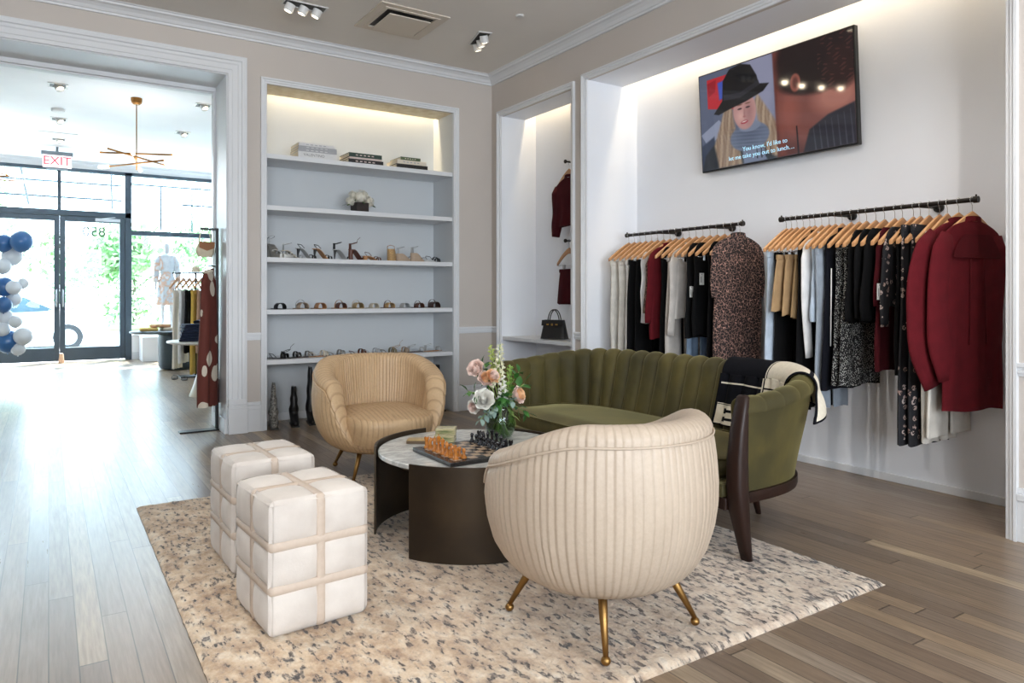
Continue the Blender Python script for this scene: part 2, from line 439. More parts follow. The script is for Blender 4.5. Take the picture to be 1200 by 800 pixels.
build('side_pane', MB().box(-2.87,-.97,YS-.006,YS+.006,.15,2.64), M_GLASS, frame)
for i, (a_, c_) in enumerate(((-.865, .165), (.167, 1.197))):
    d = struct('door_%d' % (i+1), MB().box(a_, a_+.085, y0+.01, y1-.01, .02, 2.635).box(c_-.085, c_, y0+.01, y1-.01, .02, 2.635).box(a_+.085, c_-.085, y0+.01, y1-.01, .02, .26).box(a_+.085, c_-.085, y0+.01, y1-.01, 2.54, 2.635), M_BRONZEF, bevel=.004)
    build('pane', MB().box(a_+.085, c_-.085, YS-.005, YS+.005, .26, 2.54), M_GLASS, d)
    hx = c_-.045 if i == 0 else a_+.045
    h = MB(); h.tube([(hx, y0+.01, 1.0), (hx, y0-.06, 1.0), (hx, y0-.06, 1.3), (hx, y0+.01, 1.3)], .012, 8)
    build('pull_handle', h, mat('brushed steel', (150,152,155), .3, metal=1), d, smooth=True)
    if i == 1:
        h = MB(); h.box(a_+.55, a_+.95, y0-.045, y0, 2.56, 2.61); h.bar((a_+.62, y0-.05, 2.6),(a_+.86, y0-.16, 2.63), .02, .012)
        build('door_closer', h, mat('silver closer', (190,195,200), .4, metal=.6), d, bevel=.003)
        text_mesh('house_number', '850', .25, mat('number film', (24,48,54), .6), Matrix.Translation((.70, YS-.02, 2.36)) @ Matrix.Rotation(PI/2, 4, 'X'), d, mirror=True)
w2 = struct('window_2', MB().box(1.309,3.6,y0,y1,.475,.53).box(1.309,3.6,y0,y1,2.33,2.42).box(1.309,3.6,y0,y1,3.44,3.5).box(3.53,3.6,y0,y1,.53,3.5), M_BRONZEF, bevel=.004)
build('pane', MB().box(1.309,3.53,YS-.006,YS+.006,.53,2.33), M_GLASS, w2)
build('transom_pane', MB().box(1.309,3.53,YS-.006,YS+.006,2.42,3.44), M_GLASS, w2)
# ================================================================ OUTSIDE THE STOREFRONT
M_PAVE = mat('pale pavement', (200,202,205), .8, var=.05, scale=2)
M_ROAD = mat('asphalt', (150,152,156), .8, var=.06, scale=3)
struct('ground', MB().box(-9, 12, YS+.12, 19.5, -.07, -.02), M_PAVE)
struct('road', MB().box(-30, 34, 19.5, 30, -.2, -.12), M_ROAD)
struct('ground', MB().box(-30, 34, 30, 60, -.14, -.04), mat('far grass', (120,150,90), .9, var=.15, scale=1))
M_LEAF = mat('street tree leaves', (112,154,104), .7, c2=(156,186,134), scale=1.4)
M_BARK = mat('bark', (92,84,74), .9, var=.2, scale=6)
def tree(x, y, h, r, lab, n=900, s=.2, seed=1):
    rd = random.Random(seed)
    t = thing('street_tree', lab, 'tree', (x, y, -.06), group='street trees outside the shop window')
    b = MB(); b.tube([(0,0,0),(.05,0,h*.35),(0,.05,h*.7)], [.14,.11,.05], 8)
    for k in range(5):
        a = k*1.26; b.tube([(0,0,h*(.3+.06*k)),(cos(a)*r*.5, sin(a)*r*.5, h*(.5+.06*k))], [.06,.02], 6)
    build('trunk', b, M_BARK, t, smooth=True)
    b = MB()
    cl = [(rd.gauss(0,.42)*r, rd.gauss(0,.42)*r, h*.68+rd.gauss(0,.3)*r*1.1) for _ in range(14)]
    for _ in range(n):
        c = cl[rd.randrange(14)]; d = Vector((rd.gauss(0,1), rd.gauss(0,1), rd.gauss(0,1))).normalized()*r*.42*(rd.random()**.4)
        p = Vector(c)+d; u = Vector((rd.gauss(0,1), rd.gauss(0,1), rd.gauss(0,1))).normalized(); w = u.orthogonal().normalized()
        q = s*rd.uniform(.6,1.3)
        b.add([p-u*q*.6, p-w*q*.32+u*.02, p+u*q*.6, p+w*q*.32+u*.05], [(0,1,2,3)])
    o = build('crown', b, M_LEAF, t, fixn=False); o['kind'] = 'stuff'
    return t
tree(-2.6, 34, 5.0, 2.3, 'leafy green tree behind the balloons, left of the glass doors', 2600, .30, 1)
tree(3.0, 34, 4.9, 2.3, 'leafy green tree seen through the right glass door', 2600, .30, 2)
tree(7.6, 35, 5.2, 2.4, 'leafy green tree right behind the mannequin', 2600, .30, 3)
def shrub(x, y, w, h, lab, seed):
    rd = random.Random(seed); b = MB()
    for _ in range(700):
        p = Vector((rd.uniform(-w,w), rd.uniform(-.7,.7), 0)); p.z = rd.random()*h*(1-.4*abs(p.x/w))
        u = Vector((rd.gauss(0,1), rd.gauss(0,1), rd.gauss(0,1))).normalized(); v_ = u.orthogonal().normalized(); q = .22*rd.uniform(.6,1.3)
        b.add([p-u*q*.6, p-v_*q*.32, p+u*q*.6, p+v_*q*.32], [(0,1,2,3)])
    solo('hedge', b, M_LEAF, lab, 'hedge', 'hedges across the street', loc=(x, y, -.05), fixn=False)
shrub(-3.6, 30.6, 2.6, 2.6, 'green hedge across the street on the left side', 11)
shrub(3.0, 30.6, 2.9, 2.2, 'green hedge across the street behind the white car', 12)
shrub(9.2, 30.6, 2.6, 3.0, 'green hedge across the street at the right of the window', 13)
# parked white car
car = thing('car', 'white car parked at the kerb outside the glass doors', 'car', (-1.0, 21.6, -.15))
M_CAR = mat('white car paint', (236,238,240), .25, coat=.6, var=.01)
side = [(-2.25,.35),(-2.28,.62),(-2.15,.78),(-1.35,.92),(-.75,1.32),(.55,1.38),(1.35,.98),(2.1,.9),(2.25,.72),(2.25,.35),(1.85,.28),(-1.85,.28)]
b = MB()
def carsec(u, v_):
    i = u*(len(side)); a = side[int(i) % len(side)]; c = side[(int(i)+1) % len(side)]; t = i-int(i)
    X_, Z_ = lerp(a[0],c[0],t), lerp(a[1],c[1],t); q = v_*2-1
    wd = .88 - .16*sm(.85,1.35,Z_); e = 1-abs(q)**6*.10
    return (X_*e, q*wd, .7+(Z_-.7)*e)
b.grid(carsec, 48, 14, wu=True)
b.add([carsec(i/48, 0) for i in range(48)], [tuple(range(48))]); b.add([carsec(i/48, 1) for i in range(48)], [tuple(range(48))])
build('body', b, M_CAR, car, smooth=True, auto=40)
for sy in (-1, 1):
    for pg in ([(-1.25,.93),(-.72,1.26),(-.1,1.3),(-.1,.93)], [(0,.93),(0,1.3),(.5,1.31),(1.15,.97)]):
        build('side_window', MB().prism(pg, lambda a,c,h: (a,h,c), sy*.78, sy*.835), mat('car glass', (60,80,90), .1), car)
for wx in (-1.4, 1.4):
    for sy in (-1, 1):
        b = MB(); b.cyl((wx, sy*.66, .32), (wx, sy*.9, .32), .32, n=24); w = build('wheel', b, mat('tyre rubber', (40,42,44), .8), car, smooth=True, auto=40)
        b = MB(); b.cyl((wx, sy*.88, .32), (wx, sy*.91, .32), .2, n=20); build('wheel_hub', b, mat('hub silver', (170,172,175), .4, metal=.6), w, bevel=.01)
# steel awning frame above the entrance, outside
M_AWN = mat('awning steel', (52,66,74), .5)
aw = thing('awning_frame', 'dark steel awning frame outside above the glass doors', 'awning', (0, YS+.14, 3.2))
def awbar(p0, p1, w=.035): build('bar', MB().bar(p0, p1, w, w), M_AWN, aw, world=True)
for x_ in (-2.6, -1.3, -.42, .98):
    awbar((x_, YS+.12, 3.5), (x_+.1, YS+1.3, 2.95))
awbar((-3.0, YS+1.3, 3.42), (1.25, YS+1.3, 3.42)); awbar((-3.0, YS+1.3, 3.12), (1.25, YS+1.3, 3.12)); 
aw2 = thing('awning_frame', 'dark steel awning frame outside above the right hand window', 'awning', (2, YS+.14, 3.2)); aw = aw2
awbar((1.36, YS+1.2, 3.46), (3.6, YS+1.2, 3.46)); awbar((2.35, YS+1.2, 3.1), (3.6, YS+1.2, 3.1))
for x_ in (1.95, 2.55, 3.1):
    awbar((x_, YS+1.2, 2.55), (x_, YS+1.2, 3.46), .03); awbar((x_-.45, YS+.5, 2.75), (x_-.4, YS+1.2, 3.46), .025)
# ================================================================ RUG
g = NG('mottled rug'); P_ = g.obj; x, y, z = g.sep(P_)
n1 = g.noise(g.map(P_, (44, 17, 9)), 1.0, 3.2, .65)      # small broken flecks, longer along the pile rows
n2 = g.noise(P_, 4.0, 3); n3 = g.noise(P_, 46, 4, .7); n4 = g.noise(P_, 2.6, 3)
basec = g.ramp(g.noise(g.map(P_, (9,6,8)), 1.6, 5, .65), [(.28,(150,120,92)),(.42,(190,162,132)),(.55,(214,192,164)),(.68,(229,215,195)),(1,(236,224,206))])
basec = g.mix(g.rng(x, -.9, .5, 0, .42), basec, g.ramp(n3, [(.3,(178,168,162)),(.7,(232,224,214))]))
th = g.math('ADD', g.rng(n4, .3, .7, .045, -.045), g.rng(x, -1.0, 1.0, .0, -.035))
fl = g.math('SUBTRACT', n1, g.math('ADD', .572, th))
fleck = g.math('MULTIPLY', g.rng(fl, 0, .05), g.rng(n3, .30, .55, .3, 1))
fc = g.ramp(n2, [(.35,(26,26,32)),(.5,(46,44,48)),(.62,(66,52,44))])
soft = g.math('MULTIPLY', g.rng(fl, -.10, .02, 0, .30), 1)
cc = g.mix(g.math('MULTIPLY', fleck, .92), g.mix(soft, basec, (128,120,122)), fc)
hh = g.math('SUBTRACT', n3, g.math('MULTIPLY', fleck, .5))
M_RUG = g.out(cc, .95, g.bump(hh, .8, .010), Sheen_Weight=.2)
rx0, rx1, ry0, ry1 = .415, 2.905, 1.64, 4.52
b = MB()
def rugp(u, v):
    x_, y_ = lerp(rx0,rx1,u), lerp(ry0,ry1,v)
    e = min(u*(rx1-rx0), (1-u)*(rx1-rx0), v*(ry1-ry0), (1-v)*(ry1-ry0))
    h = .004 + .013*sm(0,.02,e)
    h += .004*noise.noise((x_*45, y_*60, 0))*sm(0,.03,e) + .0015*noise.noise((x_*10, y_*20, 5))
    j = .005*noise.noise((x_*24, y_*24, 9)) if e < .002 else 0
    return (x_+j-1.66, y_+j-3.08, h)
b.grid(rugp, 200, 230)
b.add([(rx0-1.66,ry0-3.08,.001),(rx1-1.66,ry0-3.08,.001),(rx1-1.66,ry1-3.08,.001),(rx0-1.66,ry1-3.08,.001)], [(3,2,1,0)])
n0 = len(b.v)
for (a_, c_, d_, e_) in ((0,0,1,0),(1,0,1,1),(1,1,0,1),(0,1,0,0)):
    p = rugp(a_, c_); q = rugp(d_, e_); b.add([(p[0],p[1],.001),(q[0],q[1],.001),(q[0],q[1],q[2]),(p[0],p[1],p[2])], [(0,1,2,3)])
solo('area_rug', b, M_RUG, 'large cream wool rug with dark grey flecks under the seating group', 'rug', loc=(1.66,3.08,0), smooth=True, fixn=False)

# ================================================================ OTTOMANS
g = NG('cream hide'); n1 = g.noise(g.obj, 7, 4); n2 = g.noise(g.obj, 90, 4, .7)
M_HIDE = g.out(g.mix(g.rng(n1,.35,.65), (196,187,179), (210,202,194)), .75, g.bump(g.math('ADD', n2, g.math('MULTIPLY', n1, .5)), .25, .004), Sheen_Weight=.15)
g = NG('cream leather strap'); n2 = g.noise(g.obj, 60, 4)
M_STRAP = g.out(g.mix(n2, (184,166,150), (200,184,169)), .55, g.bump(n2, .15, .003))
def ottoman(loc, rz, sx, sy, h, lab):
    t = thing('ottoman', lab, 'ottoman', loc, rz, 'cream strapped cube ottomans')
    hx, hy = sx/2, sy/2
    # puffed cube, straps press creases into it: dividers at fixed places on each axis
    def puff(c, half, divs):
        # bulge between strap lines
        ed = [-half]+divs+[half]
        for a_, c_ in zip(ed[:-1], ed[1:]):
            if a_ <= c <= c_: 
                t_ = (c-a_)/(c_-a_); return (1-abs(2*t_-1)**3.2)
        return 0
    DX, DY, DZ = [0.0], [0.0], [h*.345-h/2, h*.66-h/2]
    b = MB(); N = 30; hz = h/2
    def P6(face, u, v):
        a_, c_ = u*2-1, v*2-1
        if face < 2: p = [a_*hx, c_*hy, hz*(1 if face else -1)]; ax = 2; A = puff(p[0],hx,DX)*puff(p[1],hy,DY)
        elif face < 4: p = [a_*hx, hy*(1 if face == 3 else -1), c_*hz]; ax = 1; A = puff(p[0],hx,DX)*puff(p[2],hz,DZ)
        else: p = [hx*(1 if face == 5 else -1), a_*hy, c_*hz]; ax = 0; A = puff(p[1],hy,DY)*puff(p[2],hz,DZ)
        q = Vector(p); s_ = 1 if q[ax] > 0 else -1
        if not (face == 0): q[ax] += s_*.024*(A-.66)
        # round the edges
        r = .030; half = (hx,hy,hz); core = Vector([max(-half[i]+r, min(half[i]-r, q[i])) for i in range(3)])
        d = q-core
        if d.length > 1e-6:
            m_ = max(abs(d.x),abs(d.y),abs(d.z)); q = core + d.normalized()*min(d.length, r + (m_-r if m_ > r else 0)) if sum(1 for i in range(3) if abs(d[i])>1e-4) > 1 else q
        q += Vector((noise.noise(q*9), noise.noise(q*9+Vector((5,0,0))), 0))*.004
        return (q.x, q.y, q.z+hz+.001)
    for f_ in range(6): b.grid(lambda u,v: P6(f_,u,v), N, N+6)
    o = build('cushion_body', b, M_HIDE, t, smooth=True, merge=True)
    o['label'] = 'puffed cream hide panels'
    def strap(pts, w, nrm):
        pass
    wst = .0155
    def loop(axis, pos):
        b = MB(); n = 16; pts = []
        def seg(p, q):
            for i in range(n): pts.append((lerp(p[0],q[0],i/n), lerp(p[1],q[1],i/n)))
        if axis == 'z': A, B = hx, hy
        elif axis == 'x': A, B = hy, hz
        else: A, B = hx, hz
        seg((-A,-B),(A,-B)); seg((A,-B),(A,B)); seg((A,B),(-A,B)); seg((-A,B),(-A,-B))
        vs = []; m = len(pts)
        for (a_, c_) in pts:
            r = .02; ca, cc_ = max(-A+r, min(A-r, a_)), max(-B+r, min(B-r, c_)); d = Vector((a_-ca, c_-cc_)); 
            if d.length > r and abs(d.x) > 1e-5 and abs(d.y) > 1e-5: d = d.normalized()*r
            base_ = Vector((ca, cc_)) + d
            nn = d.normalized() if d.length > 1e-6 else Vector((0,1))
            dip = .0065*(1-min(1, min(abs(a_-A), abs(a_+A))/.05 + 0)) if False else 0
            for off_, w_ in ((-.008,-wst),(-.0015,-wst),(.0035,-wst*.6),(.0035,wst*.6),(-.0015,wst),(-.008,wst)):
                q = base_ + nn*(off_ - .0045 + (.0012 if axis == 'z' else 0) + (.0006 if axis == 'x' else 0))
                if axis == 'z': vs.append((q.x, q.y, pos+w_+hz))
                elif axis == 'x': vs.append((pos+w_, q.x, q.y+hz+.001))
                else: vs.append((q.x, pos+w_, q.y+hz+.001))
        fs = [(i*6+j, ((i+1)%m)*6+j, ((i+1)%m)*6+(j+1)%6, i*6+(j+1)%6) for i in range(m) for j in range(6)]
        b.add(vs, fs); b.v = [(p[0],p[1],max(p[2],.0015)) for p in b.v]
        build('strap', b, M_STRAP, t, smooth=True, auto=50)
    for d_ in DZ: loop('z', d_)
    loop('x', 0.0); loop('y', 0.0)
    return t
ottoman((.803, 2.712, .018), R(4), .375, .41, .475, 'cream strapped cube ottoman nearest the camera, in front of the other')
ottoman((.82, 3.375, .018), R(2), .365, .42, .475, 'cream strapped cube ottoman behind the nearer one, beside the floor edge')

# ================================================================ ARMCHAIRS
def leather(name, ca, cb, line, shade_amt=.62):
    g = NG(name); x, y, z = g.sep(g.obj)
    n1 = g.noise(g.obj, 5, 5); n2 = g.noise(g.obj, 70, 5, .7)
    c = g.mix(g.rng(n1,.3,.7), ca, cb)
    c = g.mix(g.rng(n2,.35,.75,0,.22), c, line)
    at_ = g.n.new('ShaderNodeAttribute'); at_.attribute_name = 'crease_shade'
    c = g.mix(g.math('MULTIPLY', at_.outputs['Fac'], shade_amt), c, line)  # shade in the pleat creases, mixed into the leather colour
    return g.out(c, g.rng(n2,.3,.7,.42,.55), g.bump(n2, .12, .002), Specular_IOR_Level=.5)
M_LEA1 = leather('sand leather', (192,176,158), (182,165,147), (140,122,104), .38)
M_LEA2 = leather('warm tinted leather', (208,178,140), (196,165,127), (140,108,76))  # same leather as the near chair, warm light tinted into its colour
M_BRASS = mat('satin brass', (146,112,66), .38, metal=1, var=.05, scale=20)
def armchair(loc, rz, lab, ML, am0=.0042):
    # local frame: front is +X; azimuth 0 is the back (-X)
    t = thing('tub_armchair', lab, 'armchair', loc, rz, 'pleated leather tub armchairs')
    def rimz(a):      # a: 0 back .. PI front
        a = abs(a)
        return lerp(lerp(.768, .630, sm(.85, 2.25, a)), .275, sm(1.95, 2.50, a))
    def rout(z_):     # outer egg radius
        prof = [(.172,.20),(.178,.255),(.20,.30),(.24,.342),(.30,.378),(.38,.404),(.46,.416),(.54,.417),(.62,.411),(.70,.400),(.78,.388)]
        if z_ <= prof[0][0]: return prof[0][1]
        for (z0,r0),(z1,r1) in zip(prof[:-1],prof[1:]):
            if z_ <= z1: return lerp(r0,r1,(z_-z0)/(z1-z0))
        return prof[-1][1]
    npl = 84; NU = npl*9; NV = 46; BL = []
    def shell(u, v):
        a = (u-.5)*2*PI; zr = rimz(a); wall = sm(2.62, 1.85, abs(a)) if False else 1-sm(1.9,2.7,abs(a))
        th = lerp(.05, .125, wall)
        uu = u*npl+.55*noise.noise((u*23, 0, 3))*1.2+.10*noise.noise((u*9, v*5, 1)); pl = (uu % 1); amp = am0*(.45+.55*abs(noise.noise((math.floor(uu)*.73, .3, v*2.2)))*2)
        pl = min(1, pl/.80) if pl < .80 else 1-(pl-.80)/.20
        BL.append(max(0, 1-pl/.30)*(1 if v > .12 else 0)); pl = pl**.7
        if v < .12:     # bottom
            t_ = v/.12; r = .20*t_+.001; z_ = .172; amp *= t_*.5
        elif v < .60:   # outer face
            t_ = (v-.12)/.48; z_ = lerp(.172, zr-.05, 1-(1-t_)**1.25); r = rout(z_)
            sd = abs(z_-(zr-.062)); r -= .008*math.exp(-(sd/.007)**2)
        elif v < .80:   # rolled rim
            t_ = (v-.60)/.20; ang = PI*t_; r0 = rout(zr-.05); z_ = zr-.05+.05*sin(ang); r = r0-th*.5*(1-cos(ang))
        else:           # inner face
            t_ = (v-.80)/.20; z_ = lerp(zr-.05, .28, t_); r = rout(zr-.05)-th-.035*sm(0,1,t_)
            r = min(r, rout(max(z_,.2))-.03)
        r -= amp*(1-pl)
        # slightly elliptical: deeper at the front
        X_, Y_ = -r*cos(a), r*sin(a)
        if X_ > 0: X_ *= 1.06+.10*sm(.42,.25,z_)*(X_/.4)
        return (X_, Y_, z_)
    b = MB(); b.grid(shell, NU, NV, wu=True)
    o = build('shell', b, ML, t, smooth=True); o.data.attributes.new('crease_shade','FLOAT','POINT').data.foreach_set('value', BL)
    SB = []
    # piping seam under the rim
    pts = []
    for i in range(180):
        a = (i/180-.5)*2*PI
        if abs(a) > 2.12: continue
        z_ = rimz(a)-.062; r = rout(z_)+.001; X_ = -r*cos(a); X_ *= 1.06 if X_ > 0 else 1
        pts.append((X_, r*sin(a), z_))
    b = MB(); b.tube(pts, .0042, 6); build('piping', b, ML, t, smooth=True)
    # seat cushion, pleats running front to back
    def seat(u, v):
        a = u*2*PI; ca, sa = cos(a), sin(a)
        rx = .395 if ca > 0 else .29; fr = max(0, ca)
        ry = .275+.0*fr
        ex_ = .72
        ox, oy = math.copysign(abs(ca)**ex_, ca)*rx, math.copysign(abs(sa)**.62, sa)*ry
        if v < .62: t_ = v/.62; r = t_*.955; z_ = .455-.032*t_**2.4
        elif v < .82: t_ = (v-.62)/.20; an = t_*PI/2; r = .955+.045*sin(an)+.03*fr*sin(an); z_ = .423-.05*(1-cos(an))
        else: t_ = (v-.82)/.18; r = 1.0+.03*fr-.10*t_**1.5*fr-.02*t_; z_ = .373-lerp(.03,.135,fr**.5)*t_
        X_ = ox*r+.055; Y_ = oy*r
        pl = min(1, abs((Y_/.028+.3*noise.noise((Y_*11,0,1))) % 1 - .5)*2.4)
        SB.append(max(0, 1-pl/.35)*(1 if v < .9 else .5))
        z_ -= am0*.9*(1-pl**.6)*(1-sm(.62,.8,v)); 
        if v >= .7 and ca > 0: X_ -= .003*(1-pl**.6)
        return (X_, Y_, z_)
    b = MB(); b.grid(seat, 440, 44, wu=True)
    b.add([seat(i/60, 1) for i in range(60)], [tuple(range(59,-1,-1))])
    o = build('seat_cushion', b, ML, t, smooth=True); o.data.attributes.new('crease_shade','FLOAT','POINT').data.foreach_set('value', SB)
    for sx in (-1, 1):
        for sy in (-1, 1):
            b = MB(); top = Vector((sx*.155, sy*.15, .235)); bot = Vector((sx*.25, sy*.225, .03))
            b.tube([top, top.lerp(bot,.5), bot], [.018,.0145,.0085], 14)
            b.ell(bot+Vector((0,0,-.011)), (.0165,.0165,.0155), 14, 10)
            build('leg', b, M_BRASS, t, smooth=True, label='tapered brass leg with ball foot')
    return t
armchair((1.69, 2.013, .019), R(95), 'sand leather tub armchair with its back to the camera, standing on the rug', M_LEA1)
c1 = armchair((1.89, 4.575, .0), R(263), 'pleated leather tub armchair in front of the shoe shelves', M_LEA2, .0085)
c1.scale = (1.07,1.07,1.02)

# ================================================================ COFFEE TABLE
M_STEEL = mat('blackened bronze', (58,50,42), .42, metal=.75, c2=(76,64,50), scale=3, bump=.04, bscale=50)
g = NG('white stone'); d = g.noise(g.obj, 3, 6, .65, 'Color'); n1 = g.noise(g.map(g.obj, (2,5,1), (0,0,.7)), 2.2, 8, .7)
vein = g.math('ABSOLUTE', g.math('SUBTRACT', n1, .5))
M_STONE = g.out(g.mix(g.rng(vein, 0, .09, .65, 0), g.mix(g.noise(g.obj,6,5), (206,208,206), (224,224,220)), (150,152,150)), .18)
TX, TY, TR = 1.805, 3.15, .485
tb = thing('coffee_table', 'round coffee table with white stone top held by curved dark bronze panels', 'coffee table', (TX,TY,.018))
b = MB(); b.lathe([(.001,.392),(TR-.02,.392),(TR-.014,.395),(TR-.013,.412),(TR-.018,.416),(.001,.416)], n=96); build('stone_top', b, M_STONE, tb, smooth=True, auto=30, label='round white stone top')
def arcpanel(a0, a1, r, z0, z1, th=.01):
    b = MB(); n = int(abs(a1-a0)/3)+2
    b.grid(lambda u,v: ((r+(th if 1 < v*4 <= 3.01 and v*4 > 1.5 or v*4 == 2 else 0))*cos(R(lerp(a0,a1,u))), 0, 0), 1, 1) if False else None
    vs = []; 
    for i in range(n):
        a = R(lerp(a0,a1,i/(n-1)))
        for (rr, zz) in ((r,z0),(r+th,z0),(r+th,z1),(r,z1)): vs.append((rr*cos(a), rr*sin(a), zz))
    fs = [(i*4+j, i*4+(j+1)%4, (i+1)*4+(j+1)%4, (i+1)*4+j) for i in range(n-1) for j in range(4)]
    fs += [(0,3,2,1), tuple((n-1)*4+j for j in range(4))]
    b.add(vs, fs); return b
build('curved_panel', arcpanel(205, 392, TR+.001, .001, .425), M_STEEL, tb, smooth=True, auto=30, label='near curved bronze panel wrapping the front')
build('curved_panel', arcpanel(93, 158, TR-.004, .001, .437), M_STEEL, tb, smooth=True, auto=30, label='far curved bronze panel standing above the stone')
b = MB(); b.cyl((0,0,.36),(0,0,.392),.40,n=48); build('under_support', b, M_STEEL, tb, smooth=True, auto=30)

# ================================================================ SOFA
g = NG('olive velvet'); n1 = g.noise(g.obj, 3.5, 4); n2 = g.noise(g.map(g.obj,(1,1,.35)), 26, 4, .6)
lw = g.n.new('ShaderNodeLayerWeight'); 
cv = g.mix(g.rng(n1,.38,.62), (56,50,16), (80,71,28)); cv = g.mix(g.rng(n2,.35,.7,0,.25), cv, (46,40,12))
M_VELVET = g.out(cv, .75, g.bump(n2, .08, .003), Sheen_Weight=.55, Sheen_Roughness=.35, Sheen_Tint=(.62,.56,.26,1))
M_WALNUT = mat('dark walnut', (30,17,13), .45, c2=(42,23,16), scale=5, stretch=(1,1,.2), coat=.05, spec=.3)
SY = 3.15
ctrl = [(2.585,2.115),(2.72,2.11),(2.86,2.112),(3.0,2.13),(3.13,2.175),(3.24,2.25),(3.325,2.36),(3.38,2.50),(3.41,2.68),(3.425,2.9),(3.43,3.15)]
ctrl = ctrl + [(x_, 2*SY-y_) for x_,y_ in ctrl[::-1][1:]]
def resample(pts, n):
    P = [Vector(p) for p in pts]; L = [0]
    for a_, c_ in zip(P[:-1],P[1:]): L.append(L[-1]+(c_-a_).length)
    out = []
    for i in range(n+1):
        s_ = L[-1]*i/n; k = 0
        while k < len(L)-2 and L[k+1] < s_: k += 1
        t_ = (s_-L[k])/(L[k+1]-L[k])
        p0, p1, p2, p3 = P[max(k-1,0)], P[k], P[k+1], P[min(k+2,len(P)-1)]
        out.append(.5*((2*p1)+(p2-p0)*t_+(2*p0-5*p1+4*p2-p3)*t_*t_+(3*p1-p0-3*p2+p3)*t_**3))
    return out, L[-1]
SN = 624
SP, SL = resample(ctrl, SN)
def sofa_at(u):     # point, outward normal, top height on the plan curve
    i = min(SN-1, max(0, int(u*SN))); f_ = u*SN-i; p = SP[i].lerp(SP[i+1], f_)
    j0, j1 = max(0,i-3), min(SN,i+4); d_ = (SP[j1]-SP[j0]).normalized(); n_ = Vector((d_.y, -d_.x))
    e = min(u, 1-u)*SL
    zt = lerp(.745, .82, sm(0, .85, e))
    return p, n_, zt, e
NCH = 26
def back_sec(u, v, off=0.0, chan=True):
    """v 0..1 from the seat up the padded inside, over the roll, to the piping outside"""
    p, n_, zt, e = sofa_at(u)
    wall = sm(.35, 1.1, e)             # 0 at the arms, 1 along the back
    thin = lerp(.055, .075, wall)      # top roll half width
    bot = lerp(.075, .225, wall)       # how far the inside face leans in at the seat
    r = thin
    if v < .62:
        t_ = v/.62; z_ = lerp(.36, zt-r, t_); o = -lerp(bot, 2*r-.045, t_**.8); nx, nz = -1, .15
    else:
        t_ = (v-.62)/.38; a = PI*1.08*t_; z_ = zt-r+r*sin(a); o = .045-r - r*cos(a); nx, nz = -cos(a), sin(a)
    if chan:
        c_ = abs(sin(PI*((u*NCH) % 1)))**.55
        am = .033*sm(0,.12,v)*(1-.7*sm(.72,1,v))*lerp(1-.75*sm(.45,.7,v), 1, wall)
        if v > .985: am *= .3
        k_ = am*(c_-.75); o += nx*k_; z_ += nz*k_
    o += nx*off; z_ += nz*off
    q = p + n_*o
    return Vector((q.x, q.y, z_))
def outer_off(z_, e):
    return lerp(-.055, .032, sm(.2, .80, z_))
sofa = thing('sofa', 'olive green velvet sofa with channel tufted curved back and dark wood legs', 'sofa', (3.0, SY, 0))
b = MB(); b.grid(lambda u,v: back_sec(u,v), SN, 44)
for uu in (0,1):
    pts = [back_sec(uu, j/20) for j in range(21)]; b.add(pts, [tuple(range(21))])
build('tufted_backrest', b, M_VELVET, sofa, smooth=True, world=True)
def out_sec(u, v):
    p, n_, zt, e = sofa_at(u); thin = lerp(.055,.075,sm(.35,1.1,e))
    z_ = lerp(.30, zt-thin-.012, v); q = p+n_*outer_off(z_, e); return (q.x,q.y,z_)
b = MB(); b.grid(out_sec, 200, 12)
def in_sec(u, v):
    p, n_, zt, e = sofa_at(u); thin = lerp(.055,.075,sm(.35,1.1,e)); z_ = lerp(.30, zt-thin-.012, v); q = p+n_*(outer_off(z_, e)-.02); return (q.x,q.y,z_)
b.grid(in_sec, 200, 12)
build('outer_back', b, M_VELVET, sofa, smooth=True, world=True)
b = MB(); b.tube([out_sec(i/200,1) for i in range(201)], .006, 6); build('piping', b, M_VELVET, sofa, smooth=True, world=True)
# wooden plinth rail under the upholstery
b = MB(); vs = []
for i in range(201):
    p, n_, zt, e = sofa_at(i/200)
    for (o, z_) in ((-.10,.245),(-.038,.25),(-.034,.262),(-.034,.30),(-.10,.305)):
        q = p+n_*o; vs.append((q.x,q.y,z_))
b.add(vs, [(i*5+j, i*5+(j+1)%5, (i+1)*5+(j+1)%5, (i+1)*5+j) for i in range(200) for j in range(5)])
y0_, y1_ = 2.14, 2*SY-2.14
build('plinth_rail', b, M_WALNUT, sofa, smooth=True, auto=40, world=True)
b = MB(); b.box(2.515,2.56,y0_,y1_,.245,.30); build('front_rail', b, M_WALNUT, sofa, bevel=.006, world=True)
# upholstered seat front and deck
b = MB(); dk = []
for i in range(0, 121):
    p, n_, zt, e = sofa_at(i/120); q = p+n_*(-.075); dk.append((q.x, q.y))
dk = [(2.53,dk[0][1])]+dk+[(2.53,dk[-1][1])]
b.prism(dk, XYZ, .30, .348); b.box(2.505,2.56,y0_+.01,y1_-.01,.30,.36)
build('seat_deck', b, M_VELVET, sofa, bevel=.012, world=True)
